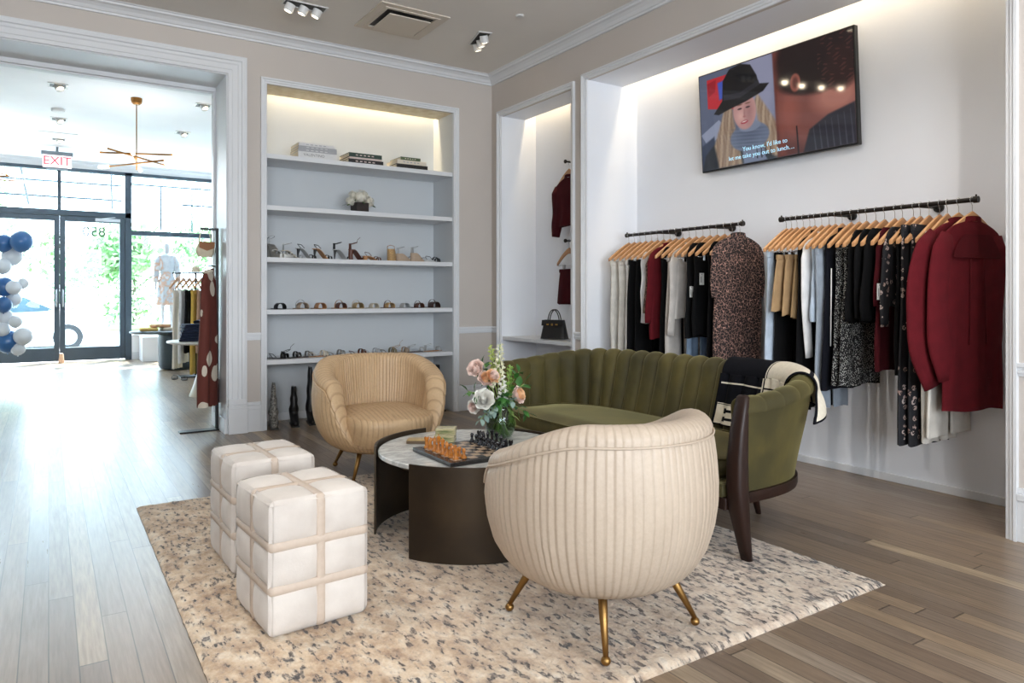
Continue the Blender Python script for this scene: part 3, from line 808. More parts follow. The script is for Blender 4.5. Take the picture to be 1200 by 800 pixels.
# bench cushion
def cush(u, v):
    # outline: u around, v: 0 bottom centre .. 1 top centre
    a = u*2*PI; c_, s_ = cos(a), sin(a)
    if c_ < 0: X_ = -abs(c_)**.42*.34; Y_ = math.copysign(abs(s_)**.42*1.0, s_)
    else: X_ = abs(c_)**.75*.34; Y_ = math.copysign(abs(s_)**.62*1.0, s_)
    Y_ = max(-.975, min(.975, Y_)); Y_ *= 1.0
    hw = .93
    if v < .2: t_ = v/.2; r, z_ = .98*t_, .345
    elif v < .55: t_ = (v-.2)/.35; r = .985+.018*sin(PI*t_); z_ = lerp(.35,.438,t_)
    else: t_ = (v-.55)/.45; r = (1-t_)*.985; z_ = .44+.028*sm(0,.35,t_)
    return (2.86+X_*r, SY+Y_*r*hw/.975, z_)
b = MB(); b.grid(cush, 200, 26, wu=True); build('seat_cushion', b, M_VELVET, sofa, smooth=True, world=True)
for vz in (.55, .2):
    b = MB(); b.tube([cush(i/200, vz) for i in range(200)], .0055, 6, closed=True); build('cushion_piping', b, M_VELVET, sofa, smooth=True, world=True)
# front posts running into sabre legs
for sgn in (1, -1):
    cl = [(.0, 2.615,.028,.032),(.06,2.605,.034,.036),(.16,2.582,.046,.044),(.25,2.563,.060,.052),(.36,2.552,.066,.054),(.48,2.553,.062,.052),(.60,2.563,.050,.048),(.70,2.580,.036,.042),(.748,2.590,.028,.036),(.757,2.592,.018,.026)]
    b = MB(); vs = []; n = 16
    for (z_, xc, hx_, hy_) in cl:
        for j in range(n):
            a = 2*PI*j/n; ca, sa = cos(a), sin(a)
            vs.append((xc+math.copysign(abs(ca)**.6,ca)*hx_*.62, (2.105 if sgn > 0 else 2*SY-2.105)+math.copysign(abs(sa)**.6,sa)*hy_*.8, z_+(.019 if z_ == 0 else 0)))
    m = len(cl); b.add(vs, [(i*n+j, i*n+(j+1)%n, (i+1)*n+(j+1)%n, (i+1)*n+j) for i in range(m-1) for j in range(n)]+[tuple(range(n-1,-1,-1)), tuple((m-1)*n+j for j in range(n))])
    build('front_leg_post', b, M_WALNUT, sofa, smooth=True, world=True, label='dark wood post running down into a sabre leg')
for yy_ in (2.56, 2*SY-2.56):
    b = MB(); b.tube([(3.22,yy_,.25),(3.24,yy_,.12),(3.28,yy_,.001)], [.026,.022,.014], 12); build('rear_leg', b, M_WALNUT, sofa, smooth=True, world=True)

# ================================================================ THROW BLANKET over the sofa corner
M_KBLK = mat('black wool', (14,15,21), .95, spec=.15, var=.1, scale=60, bump=.2, bscale=200, sheen=.0)
M_KCRM = mat('cream wool', (214,206,188), .92, var=.05, scale=60, bump=.2, bscale=200)
U0, U1 = .168, .40
def blan(s_, t_):   # s along the sofa, t from the inner hem over the top to the outer hem
    L0, L1 = .47, .13    # hanging lengths inside / outside in metres
    L = t_*(L0+L1+.15)
    u = lerp(U0, U1, s_)-.045*sm(L0+.10, L0+.15+L1, L)*(1-.5*s_)
    # inside part
    if L < L0: v = lerp(.16, .62, L/L0); q = back_sec(u, v, .026, True)
    elif L < L0+.15: v = lerp(.62, .97, (L-L0)/.15); q = back_sec(u, v, .022, False)
    else:
        q0 = back_sec(u, .97, .022, False); p, n_, zt, e = sofa_at(u)
        k_ = (L-L0-.15); fl_ = .025*sm(0,.1,k_)+.03*k_*(1-s_)+.014*sin(s_*12)*sm(0,.2,k_)
        q = Vector((q0.x+n_.x*fl_, q0.y+n_.y*fl_, q0.z-k_))
    w_ = .004*noise.noise((s_*6, t_*9, 2)); return q+Vector((w_,w_,w_))
HM = lambda a,c: (abs(a-.22) < .085 or abs(a-.78) < .085) and .08 < c < .92 or (abs(c-.5) < .10 and .2 < a < .8) or ((c < .16 or c > .84) and (abs(a-.22) < .17 or abs(a-.78) < .17) and .04 < c < .96)
def kcol(s_, t_):
    cx_, cy_ = (1-s_)*2.0, t_*3.9       # blocks: two columns, four rows
    i, j = min(1, int(cx_)), min(3, int(cy_)); a, c = cx_-i, cy_-j
    dark = ((1,0,0,1),(0,1,1,1))[i][j] == 0
    has_h = (i, j) in ((0,0),(1,1),(0,3))
    if s_ < .02 or s_ > .98 or t_ < .015 or t_ > .985: return 0
    if a < .03 or a > .97 or c < .035 or c > .965: return 1 if dark else 0
    if has_h and .16 < a < .84 and .14 < c < .86 and HM((c-.14)/.72, (a-.16)/.68): return 0
    return 0 if dark else 1
b = MB(); b.grid(blan, 150, 220, kf=kcol)
nq = len(b.v)
o = solo('throw_blanket', b, [M_KBLK, M_KCRM], 'black and cream checked wool blanket with letter H pattern draped over the sofa corner', 'blanket', smooth=True, fixn=False)
md = o.modifiers.new('thick', 'SOLIDIFY'); md.thickness = .007; md.offset = 1
# ================================================================ TELEVISION
import numpy as np
tv_t = math.atan2(.05,.785)
tvy0, tvy1 = 2.72, 4.067
tv = thing('television', 'wall mounted flat television showing a woman in a black hat', 'television', (4.5, (tvy0+tvy1)/2, 2.20))
TW, TH = tvy1-tvy0, .787
tv.rotation_euler = (0, -tv_t, 0)      # top leans into the room
# local: -X faces the room, Y along the wall, Z up
M_TVF = mat('tv black plastic', (12,12,13), .3, var=.05, scale=20)
b = MB(); b.box(0,.045,-TW/2,TW/2,0,TH); build('casing', b, M_TVF, tv, bevel=.006)
b = MB(); b.box(.045,.10,-TW*.25,TW*.25,.15,TH*.55); build('mount_plate', b, M_BLACKM, tv, bevel=.004)
def paint(NXp, NYp):
    X_, Y_ = np.meshgrid((np.arange(NXp)+.5)/NXp, (np.arange(NYp)+.5)/NYp)      # x to the viewer's right, y down
    asp = TW/TH; img = np.zeros((NYp, NXp, 3)); 
    def put(m, c):
        m = np.clip(m,0,1)[...,None]; img[:] = img*(1-m)+np.array(c,float)/255*m
    def ell(cx,cy,rx,ry,soft=.06,rot=0):
        dx, dy = (X_-cx)*asp, Y_-cy; c_, s_ = math.cos(rot), math.sin(rot)
        u, v = (dx*c_+dy*s_)/(rx*asp), (-dx*s_+dy*c_)/ry
        return (1-np.sqrt(u*u+v*v))/soft+.5
    def poly(pts, soft=.006):
        ins = np.zeros_like(X_, bool); dist = np.full_like(X_, 9.)
        n = len(pts)
        for i in range(n):
            x0,y0_ = pts[i]; x1,y1_ = pts[(i+1)%n]
            cnd = ((y0_ > Y_) != (y1_ > Y_)) & (X_ < (x1-x0)*(Y_-y0_)/((y1_-y0_) if y1_ != y0_ else 1e-9)+x0)
            ins ^= cnd
            ax, ay = (X_-x0)*asp, Y_-y0_; bx, by = (x1-x0)*asp, y1_-y0_
            h = np.clip((ax*bx+ay*by)/(bx*bx+by*by+1e-12),0,1); dist = np.minimum(dist, np.hypot(ax-bx*h, ay-by*h))
        return np.where(ins, dist, -dist)/soft+.5
    img[:] = np.array((96,104,128))/255.
    put((X_-.30)/.3, (128,134,160)); put(ell(.44,.2,.12,.5,.8), (150,152,178))
    put(poly([(.06,.06),(.30,.06),(.28,.44),(.06,.36)]), (196,44,56)); put(poly([(.14,.12),(.24,.10),(.22,.28),(.15,.30)],.02), (70,90,190)); put(poly([(.06,.10),(.13,.08),(.12,.2),(.07,.24)],.01), (160,30,44))
    put(poly([(0,.62),(.14,.5),(.2,.62),(.05,.75)],.01),(150,158,182)); put(poly([(0,.74),(.1,.66),(.12,.95),(0,1)],.02),(60,70,92))
    # coat
    put(poly([(0,1),(.03,.84),(.16,.66),(.40,.66),(.56,.82),(.58,1)],.02), (44,50,58))
    # blonde hair
    hair = poly([(.20,.34),(.15,.56),(.10,.76),(.13,1.0),(.30,1.0),(.26,.66),(.24,.40)],.03); put(hair, (156,132,112))
    hair2 = poly([(.42,.34),(.48,.50),(.54,.66),(.57,.86),(.55,1.0),(.46,.92),(.42,.6),(.40,.4)],.03); put(hair2, (162,138,116))
    st = .5+.5*np.sin(X_*240+np.sin(Y_*14)*3); m = np.clip(np.maximum(hair,hair2),0,1)*st*.4; put(m, (120,94,76)); m = np.clip(np.maximum(hair,hair2),0,1)*(np.sin(X_*130+Y_*9)>.5)*.35; put(m,(224,204,176))
    # scarf
    put(ell(.355,.74,.135,.14,.10), (112,122,146)); put(poly([(.30,.78),(.43,.76),(.47,1),(.31,1)],.02),(120,130,154))
    for q in range(6): put(ell(.35,.66+q*.035,.12,.016,.6,.12)*.35, (70,78,100))
    put(ell(.36,.64,.075,.05,.2), (128,138,160))
    for q in range(4): put(poly([(.40+.03*q,.86),(.405+.03*q,.86),(.41+.03*q,.97),(.40+.03*q,.97)],.004)*.8,(30,34,46))
    # face
    put(ell(.328,.475,.080,.185,.12,-.10), (196,148,144)); put(ell(.30,.52,.03,.06,.8)*.5, (226,178,168)); put(ell(.36,.50,.03,.12,.8)*.45,(158,112,112))
    for ex_ in (.295,.352):
        put(ell(ex_,.445,.016,.009,.5)*.9, (70,50,54)); put(ell(ex_,.405,.022,.008,.5)*.6,(120,84,70))
    put(ell(.327,.50,.008,.05,.6)*.4,(160,112,108)); put(ell(.326,.53,.012,.010,.5)*.6,(170,110,108))
    put(ell(.325,.585,.026,.017,.3,-.1), (170,62,76)); put(ell(.325,.58,.018,.005,.4,-.1), (235,215,210))
    # hat
    put(poly([(.17,.34),(.18,.12),(.23,.02),(.31,.0),(.38,.04),(.42,.16),(.44,.30),(.30,.36)],.012), (18,16,20))
    put(poly([(.105,.43),(.17,.32),(.30,.33),(.44,.25),(.50,.27),(.46,.33),(.34,.385),(.22,.42),(.14,.45)],.012), (14,12,16))
    put(poly([(.18,.26),(.30,.28),(.43,.21),(.44,.26),(.30,.335),(.18,.32)],.008)*.8, (44,42,50))
    # second figure, seen from behind, at the right
    put(poly([(.53,0),(1,0),(1,1),(.54,1)],.02), (92,46,42)); put(poly([(.53,.0),(.56,.0),(.60,1),(.55,1)],.03)*.7, (120,60,50))
    put(ell(.80,.62,.24,.34,.35), (128,74,66)); put(ell(.90,.55,.14,.16,.5)*.7, (180,118,104)); put(ell(.62,.58,.07,.25,.6)*.6, (150,84,72))
    put(ell(.80,.14,.25,.34,.18), (34,20,22)); put(ell(.74,.30,.18,.16,.3), (30,18,20)); put(ell(.93,.30,.09,.2,.4), (44,24,24))
    sp = (np.sin(X_*90+np.sin(Y_*60)*2)*np.sin(Y_*80+X_*30) > .55)*(X_ > .8)*(Y_ < .5); put(sp*.45, (112,62,60))
    put(ell(.665,.34,.032,.085,.25), (150,84,72)); put(ell(.665,.34,.018,.055,.4)*.7, (94,44,40))
    put(poly([(.70,1),(.74,.80),(.85,.70),(1,.64),(1,1)],.02), (40,38,48)); 
    for q in range(7): put(poly([(.76+q*.035,.78-q*.015),(.765+q*.035,.78-q*.015),(.78+q*.035,1),(.77+q*.035,1)],.006)*.5,(84,78,92))
    put(poly([(.66,.74),(.668,.74),(.675,1),(.665,1)],.006),(26,14,16))
    return np.clip(img,0,1)
NXp, NYp = 320, 186
img = paint(NXp, NYp)
me = bpy.data.meshes.new('screen'); mg = .010
vs = []; fs = []
for j in range(NYp+1):
    for i in range(NXp+1):
        vs.append((-.0012, TW/2-mg-(TW-2*mg)*i/NXp, TH-mg-(TH-2.4*mg)*j/NYp))
for j in range(NYp):
    for i in range(NXp):
        a_ = j*(NXp+1)+i; fs.append((a_, a_+NXp+1, a_+NXp+2, a_+1))
me.from_pydata(vs, [], fs)
ca = me.color_attributes.new('picture', 'BYTE_COLOR', 'CORNER')
flat = np.repeat(img.reshape(-1,3), 4, axis=0); flat = np.concatenate([flat, np.ones((len(flat),1))], 1)
ca.data.foreach_set('color_srgb', flat.astype('f').ravel())
ms = NG('tv picture'); at_ = ms.n.new('ShaderNodeAttribute'); at_.attribute_name = 'picture'
ms.out(Roughness=.045); ms.b.inputs['Base Color'].default_value = (.01,.01,.01,1)
ms.l.new(at_.outputs['Color'], ms.b.inputs['Emission Color']); ms.b.inputs['Emission Strength'].default_value = .8
me.materials.append(ms.m); me.update()
o = bpy.data.objects.new('screen', me); COL.objects.link(o); o.parent = tv; o['label'] = 'lit screen with a woman in a black hat and grey scarf'
M_SUB = emis('subtitle glow', (170,215,235), .9)
Mt = Matrix(((0,0,-1,-.003),(-1,0,0,0),(0,1,0,0),(0,0,0,1)))
text_mesh('subtitle', "You know, I'd like to", .047, M_SUB, Matrix.Translation((0,.06,.125)) @ Mt, tv)
text_mesh('subtitle', "let me take you out to lunch\u2026", .047, M_SUB, Matrix.Translation((0,.10,.072)) @ Mt, tv)

# ================================================================ RAILS
M_ROD = mat('aged black iron', (38,34,32), .45, metal=.6, var=.2, scale=40)
def rod_rail(y0_, y1_, arms, lab):
    ym = (y0_+y1_)/2; t = thing('clothes_rail', lab, 'clothes rail', (4.3, ym, 1.73), group='wall mounted iron clothes rails')
    b = MB(); b.cyl((0,y0_-ym,0),(0,y1_-ym,0),.0135,n=14)
    build('rod', b, M_ROD, t, smooth=True, auto=40)
    for e_ in (y0_, y1_):
        b = MB(); b.cyl((0,e_-ym-.012,0),(0,e_-ym+.012,0),.019,n=14); b.cyl((0,e_-ym,0),(0,e_-ym,.028),.005,n=8); build('end_cap', b, M_ROD, t, smooth=True, auto=40)
    for a_ in arms:
        b = MB(); b.cyl((.0,a_-ym,0),(.25,a_-ym,.006),.011,n=12); build('wall_arm', b, M_ROD, t, smooth=True)
        b = MB(); b.cyl((.245,a_-ym,.006),(.27,a_-ym,.006),.03,n=20); build('wall_flange', b, M_ROD, t, bevel=.004)
rod_rail(3.50, 4.753, (3.81,4.39), 'dark iron wall rail at the left, behind the sofa, full of clothes')
rod_rail(1.915, 3.165, (2.24,2.80), 'dark iron wall rail below the television side, right one full of clothes')

# ================================================================ HANGERS AND CLOTHES
M_HANG = mat('hanger wood', (172,122,78), .45, c2=(190,142,96), scale=10, stretch=(.3,1,1), coat=.15)
M_HOOK = mat('hook steel', (190,190,192), .25, metal=1)
def hanger_mesh(bar=False):
    b = MB(); n = 22; vs = []
    for i in range(n+1):
        s_ = i/n*2-1; a = abs(s_); X_ = s_*.215; zc = -.105-.118*a**1.35+.012*(1-a); hh_ = lerp(.030,.0125,a**.6); yy_ = .018*a**2; th = lerp(.0065,.0105,a)
        for (dy, dz) in ((-th,-hh_),(th,-hh_),(th*1.0,hh_),(-th*1.0,hh_)): vs.append((X_, yy_+dy, zc+dz))
    b.add(vs, [(i*4+j, i*4+(j+1)%4, i*4+4+(j+1)%4, i*4+4+j) for i in range(n) for j in range(4)]+[(0,3,2,1),(n*4,n*4+1,n*4+2,n*4+3)])
    h = MB(); h.tube([(0,0,-.05),(0,0,-.028)]+[(.0155*sin(R(t_)), 0, .0155-.0155*cos(R(t_))-.0155+.0015) for t_ in (150,110,60,20,0)] if False else [(0,0,-.088),(0,0,-.030),(-.006,0,-.020),(-.0165,0,-.006),(-.0165,0,.006),(-.009,0,.0165),(.002,0,.0185),(.012,0,.0135),(.017,0,.004)], .0017, 6)
    return b, h
def hanger(x, y, z, lab, rz=0, group='wooden hangers on the wall rails', clips=None):
    t = thing('clothes_hanger', lab, 'hanger', (x,y,z), rz, group)
    b, h = hanger_mesh(); build('wooden_arms', b, M_HANG, t, bevel=.003); build('hook', h, M_HOOK, t, smooth=True)
    if clips:
        c = MB(); c.tube([(-.2,.012,-.238),(.2,.012,-.238)], .002, 6); build('clip_bar', c, M_HOOK, t, smooth=True)
        for s_ in (-1,1):
            c = MB(); c.box(s_*clips-.014,s_*clips+.014,.0,.024,-.268,-.228); build('clip', c, M_HOOK, t, bevel=.003)
    return t
def fabric(name, c, var=.08, rough=.92, bump=.15, bs=220, **kw): return mat(name, c, rough, spec=.2, var=var, scale=14, bump=bump, bscale=bs, **kw)
F = dict(offwhite=fabric('off white cloth', (206,202,194)), white=fabric('white cotton', (226,226,226)), paleblue=fabric('pale blue cotton', (178,192,208)), greyblue=fabric('blue grey cloth',(150,160,172)), grey=fabric('light grey linen', (186,180,174)),
  black=fabric('black cloth', (10,10,12)), navy=fabric('midnight cloth', (13,15,24)), camel=fabric('camel suede', (160,132,98)), khaki=fabric('khaki suede',(142,118,86)), burg=fabric('burgundy cloth', (86,16,24)), burg3=fabric('dark wine cloth', (74,12,19)), burg2=fabric('deep burgundy cloth', (66,12,20)), denim=fabric('light denim',(130,152,178)))
def printed(name, base, spots, scale, th, feature='cell'):
    g = NG(name)
    if feature == 'leopard':
        w_ = g.noise(g.obj, 30, 2, .5, 'Color'); vm = g.n.new('ShaderNodeVectorMath'); vm.operation = 'MULTIPLY_ADD'; g.l.new(w_, vm.inputs[0]); vm.inputs[1].default_value = (.03,.03,.03); g.l.new(g.obj, vm.inputs[2])
        d = g.voro(vm.outputs[0], scale, 'DISTANCE_TO_EDGE'); n_ = g.noise(g.obj, 55, 3)
        f_ = g.math('MULTIPLY', g.math('LESS_THAN', d, th), g.math('GREATER_THAN', n_, .42))
        c = g.mix(f_, base, g.mix(g.noise(g.obj, 22, 2), spots, (196,150,140)))
    elif feature == 'dots':
        d = g.voro(g.obj, scale, 'F1'); c = g.mix(g.math('LESS_THAN', d, th), base, spots)
    else:
        px = g.map(g.obj, (1,1,1)); d = g.voro(px, scale, 'F1'); r_ = g.voro(px, scale, 'F1', 'Color'); rr = g.sep(r_)[0]
        fine = g.noise(g.obj, 95, 1)
        f_ = g.math('MULTIPLY', g.math('LESS_THAN', d, th), g.math('MULTIPLY', g.math('GREATER_THAN', rr, .35), g.math('GREATER_THAN', fine, .47)))
        c = g.mix(f_, base, g.mix(rr, spots, (150,120,110)))
    return g.out(c, .8)
F['leopard'] = printed('leopard print', (30,18,18), (158,124,106), 44, .036, 'leopard')
F['leopard2'] = printed('brown leopard print', (44,34,28), (150,126,102), 60, .06, 'leopard')
F['polka'] = printed('tiny dot print', (18,18,20), (196,196,192), 120, .34, 'dots')
F['folk'] = printed('folk print', (18,18,24), (196,184,180), 24, .36, 'folk')
def garment(kind, x, y, z, m, lab, cat, wt=.40, wh=.42, L=.7, sleeve=0, sl_m=None, neck=.07, th=.020, seed=0, x_off=0, fold=.010, nf=5, sw=.055, rz=0, tagc=None, group='clothes hanging on the wall rails', top=-.075, splay=.03, puff=0, name=None, open_=False, splay_r=None, elbow=0):
    """hangs in the x-z plane at (x, y), z = rail height; local origin at the rail"""
    rd = random.Random(seed*17+3); ph = rd.random()*6
    sh_ = .065 if kind == 'shirt' else .038
    top -= sh_; L -= sh_*.7; 
    t = thing(name or cat.replace(' ', '_'), lab, cat, (x+x_off,y,z), rz, group)
    mats = m
    if kind in ('top', 'dress', 'shirt'):
        zs = top; slope = .105
        def body(u, v):
            # u around (0..1), v down
            a = u*2*PI; ca, sa = cos(a), sin(a)
            if v < .12:
                k_ = v/.12; hw = lerp(neck, wt/2, sin(k_*PI/2)); zz = zs-slope*k_**1.2
            else:
                k_ = (v-.12)/.88; zz = lerp(zs-slope, zs-L, k_); hw = lerp(wt/2, wh/2, sm(0,1,k_))-.012*sin(PI*min(1,k_*2.2))
            d_ = th*(.55+.45*sm(0,.3,v)); am = fold*sm(.15,1,v)
            fo = am*sin(ca*nf*2.2+ph+2.0*v)*(1 if sa > 0 else -1)*.6
            X_ = hw*math.copysign(abs(ca)**.75, ca); Y_ = d_*math.copysign(abs(sa)**.55, sa)+fo*.8
            X_ += .008*sin(v*9+ph)*sm(.2,1,v); zz += .006*sin(ca*5+ph)*sm(.6,1,v)
            return (X_, max(-th-.006, min(th+.006, Y_))+.004, zz)
        b = MB(); b.grid(body, 56, 40, wu=True)
        b.add([body(i/56, 1) for i in range(56)], [tuple(range(56))]); b.add([body(i/56, 0) for i in range(56)], [tuple(range(55,-1,-1))])
        build('body', b, mats, t, smooth=True)
        if neck < .10:
            b = MB(); b.grid(lambda u,v: ((neck+.004-.008*v)*cos(u*2*PI), (th*.9)*sin(u*2*PI)+.004, top-.012+.030*v-.012*sin(u*2*PI)), 24, 3, wu=True); build('collar', b, mats, t, smooth=True)
        if sleeve:
            for s_ in (-1, 1):
                b = MB(); pts = []; rs = []; n = 14
                for i in range(n+1):
                    k_ = i/n; X_ = s_*(wt/2-.030+(splay if s_ < 0 or splay_r is None else splay_r)*k_+.01*sin(k_*5+ph)+(elbow*sin(PI*k_**.85) if s_ < 0 else 0)); Z_ = top-slope-.005-sleeve*k_
                    if i == 0: X_ = s_*(wt/2-.045); Z_ = top-slope*.72
                    r_ = lerp(sw, sw*.72, k_)*(1+puff*math.exp(-((k_-.75)/.2)**2)); 
                    pts.append((X_, .004, Z_)); rs.append(r_ if i else sw*.6)
                vs_ = []
                b.tube(pts, rs, 14, up=(0,1,0))
                cx0 = 0
                b.v = [(p[0], .004+(p[1]-.004)*min(1, (th+.003)/sw*(.9)), p[2]) for p in b.v]
                build('sleeve', b, sl_m or mats, t, smooth=True)
    elif kind == 'trousers':      # two legs folded flat, hung by the waist or over the bar
        b = MB()
        build('waistband', MB().box(-wt/2, wt/2, -th*.8+.004, th*.8+.004, top-.045, top), mats, t, bevel=.006)
        for s_ in (-1, 1):
            def leg(u, v):
                a = u*2*PI; hw = lerp(wt/4, wh/4, v); cx_ = s_*lerp(wt/4, wh/4+splay*.5, v)
                X_ = cx_+hw*math.copysign(abs(cos(a))**.8, cos(a))*.98; Y_ = th*math.copysign(abs(sin(a))**.6, sin(a))*.85+.004*sin(cos(a)*6+ph)
                return (X_+.008*sin(v*7+ph+s_), Y_+.004, top-.04-(L-.04)*v+.004*sin(a*3))
            b = MB(); b.grid(leg, 28, 26, wu=True); b.add([leg(i/28,1) for i in range(28)], [tuple(range(28))]); b.add([leg(i/28,0) for i in range(28)], [tuple(range(27,-1,-1))])
            build('trouser_leg', b, mats, t, smooth=True)
    elif kind in ('skirt', 'shorts'):
        build('waistband', MB().box(-wt/2, wt/2, -th*.8+.004, th*.8+.004, top-.035, top), mats, t, bevel=.005)
        def sk(u, v):
            a = u*2*PI; ca, sa = cos(a), sin(a); hw = lerp(wt/2, wh/2, v**.8)
            return (hw*math.copysign(abs(ca)**.8, ca), th*math.copysign(abs(sa)**.6, sa)*.9+fold*.8*sin(ca*nf*2+ph)*v*(.6)+.004, top-.03-(L-.03)*v+.008*cos(ca*nf*2+ph)*v)
        b = MB(); b.grid(sk, 64, 20, wu=True); b.add([sk(i/64,1) for i in range(64)], [tuple(range(64))]); b.add([sk(i/64,0) for i in range(64)], [tuple(range(63,-1,-1))])
        build('skirt_panel' if kind == 'skirt' else 'shorts_body', b, mats, t, smooth=True)
    if tagc:
        for (tx_, tz_, tw_, thh) in tagc:
            b = MB(); b.box(tx_-tw_/2, tx_+tw_/2, -th-.014, -th-.012, tz_-thh, tz_)
            tg = build('price_tag', b, M_TAG, t, label='white card price tag')
            b = MB(); b.tube([(tx_, -th-.013, tz_-.006), (tx_, -th-.008, tz_+.03)], .0008, 5); b.cyl((tx_, -th-.0148, tz_-.010), (tx_, -th-.0138, tz_-.010), .0035, n=10)
            b.box(tx_-tw_*.25, tx_-tw_*.16, -th-.0148, -th-.0141, tz_-thh*.8, tz_-thh*.3)
            build('print', b, M_BLACKM, tg)
    return t
M_TAG = mat('tag card', (232,232,228), .7, var=.01)
RZ, RX = 1.73, 4.3
CLR = 'clothes hanging on the right wall rail'; CLL = 'clothes hanging on the left wall rail'
ys2 = [3.126,3.084,3.041,2.993,2.943,2.905,2.855,2.802,2.757,2.709,2.648,2.593,2.545,2.486,2.430,2.367,2.321,2.256,2.216,2.166,2.108,2.066,2.006,1.935]
right = [   # kind, material, label, category, kwargs
 ('trousers','paleblue','pale blue wide trousers, leftmost on the right hand rail','trousers',dict(wt=.34,wh=.36,L=1.10,top=-.19,x_off=-.03)),
 ('trousers','black','black trousers hanging behind the camel skirts on the right rail','trousers',dict(wt=.34,wh=.38,L=1.12,top=-.20)),
 ('skirt','camel','camel suede skirt, leftmost of three on the right rail','skirt',dict(wt=.32,wh=.44,L=.40,top=-.22,nf=4,x_off=-.05)),
 ('skirt','camel','camel suede skirt, middle of three on the right rail','skirt',dict(wt=.32,wh=.42,L=.43,top=-.22,nf=4,x_off=-.02)),
 ('skirt','khaki','khaki suede skirt, rightmost of three beside the white blouse','skirt',dict(wt=.32,wh=.42,L=.45,top=-.22,nf=4,x_off=.01)),
 ('dress','black','long black dress behind the white blouse on the right rail','dress',dict(wt=.36,wh=.42,L=1.18,top=-.085)),
 ('shirt','white','white blouse with long sleeves on the right rail','blouse',dict(wt=.40,wh=.36,L=.48,sleeve=.69,sw=.052,splay=-.03,top=-.07)),
 ('shirt','paleblue','pale blue shirt right behind the white blouse sleeve','shirt',dict(wt=.36,wh=.38,L=.60,top=-.075)),
 ('trousers','greyblue','blue grey trousers showing below the pale blue shirt','trousers',dict(wt=.32,wh=.30,L=1.05,top=-.19,x_off=-.04)),
 ('dress','navy','midnight blue sleeveless dress with a white side stripe','dress',dict(wt=.36,wh=.42,L=1.03,top=-.085,stripe=1)),
 ('dress','polka','black dress with tiny white dots, left one of the two','dress',dict(wt=.32,wh=.40,L=.95,top=-.13,neck=.1,fold=.014)),
 ('dress','polka','black dress with tiny white dots, right one of the two','dress',dict(wt=.32,wh=.44,L=.95,top=-.13,neck=.1,fold=.014)),
 ('top','black','black puff sleeved top beside the dotted dresses','top',dict(wt=.36,wh=.34,L=.60,sleeve=.46,sw=.05,puff=.25,top=-.085,neck=.11)),
 ('top','black','black puff sleeved top, middle of three on the right rail','top',dict(wt=.38,wh=.34,L=.60,sleeve=.44,sw=.05,puff=.25,top=-.085,neck=.12)),
 ('top','black','black puff sleeved top in front of the burgundy blouse','top',dict(wt=.40,wh=.36,L=.58,sleeve=.45,sw=.055,puff=.3,top=-.085,neck=.13)),
 ('dress','burg2','short burgundy dress with a white price tag','dress',dict(wt=.36,wh=.40,L=.88,sleeve=.36,top=-.085,neck=.12,tagc=[(-.225,-.46,.045,.095)])),
 ('top','folk','black folk print blouse with long sleeves','blouse',dict(wt=.38,wh=.34,L=.50,sleeve=.48,top=-.085,neck=.11)),
 ('dress','black','short black dress behind the folk print trousers','dress',dict(wt=.34,wh=.36,L=.88,top=-.1,x_off=-.01,neck=.12)),
 ('trousers','folk','black folk print jumpsuit hanging low, the left one of two','jumpsuit',dict(wt=.36,wh=.42,L=1.29,top=-.085,x_off=-.01)),
 ('trousers','folk','black folk print jumpsuit hanging low, the right one of two','jumpsuit',dict(wt=.36,wh=.40,L=1.29,top=-.085)),
 ('trousers','offwhite','off white trousers with a black side edge on the right rail','trousers',dict(wt=.32,wh=.34,L=1.22,top=-.13,x_off=-.0)),
 ('trousers','offwhite','off white trousers under the burgundy jacket','trousers',dict(wt=.36,wh=.44,L=1.16,top=-.15,x_off=.02)),
 ('shirt','burg','burgundy jacket with wide balloon sleeves, second from the right','jacket',dict(wt=.43,wh=.42,L=.72,sleeve=.80,sw=.098,puff=.5,splay=.0,splay_r=-.09,top=-.055,x_off=-.02,elbow=.13)),
 ('shirt','burg','long burgundy shirt dress, foremost on the right rail','dress',dict(wt=.45,wh=.47,L=1.09,sleeve=.76,sw=.088,puff=.5,top=-.055,splay=.0,splay_r=-.09,elbow=.05,fold=.013,nf=4,tagc=[],x_off=.0)),
]
def vary(i): return random.Random(i).uniform(-.05,.05)
for i, (y_, (k, m, lab, cat, kw)) in enumerate(zip(ys2, right)):
    st = kw.pop('stripe', 0)
    thk = .017 if i not in (22,23) else .021
    rzz = {22:R(-10),23:R(-13)}.get(i,0)
    hanger(RX, y_, RZ, 'wooden hanger holding the '+' '.join(lab.replace(',','').split()[:12]), clips=.12 if k in ('skirt',) or (k == 'trousers' and kw.get('top',0) < -.14) else None, rz=rzz)
    g_ = garment(k, RX, y_-.002, RZ, F[m], lab, cat, th=thk, seed=i, group=CLR, rz=rzz, **kw)
    if st:
        b = MB(); b.tube([(-.155,-.022,-.36),(-.16,-.023,-.6),(-.165,-.023,-.85)], .004, 6); build('stripe', b, F['white'], g_, smooth=True)
    if i == 20:
        b = MB(); b.box(-.165,-.150,-.02,.02,-1.24,-.2)
        build('side_stripe', b, F['offwhite'], g_, bevel=.003)
    if i == 23:   # back yoke, pleat and cuffs
        b = MB(); b.grid(lambda u,v: (lerp(-.185,.185,u)*(.50+.50*v**.6), -.0245-.004, lerp(-.195,-.32,v)), 12, 6); b.tube([(-.17,-.030,-.322),(.17,-.030,-.322)], .0022, 6)
        build('back_yoke', b, F['burg3'], g_, smooth=True)
        b = MB()
        for q in (-.05,.05): b.tube([(q,-.028,-.33),(q*1.3,-.031,-.8)], .0022, 6)
        build('pleat', b, F['burg3'], g_, smooth=True)
ysl = [4.753-.022-(4.753-3.50-.045)*i/17 for i in range(18)]
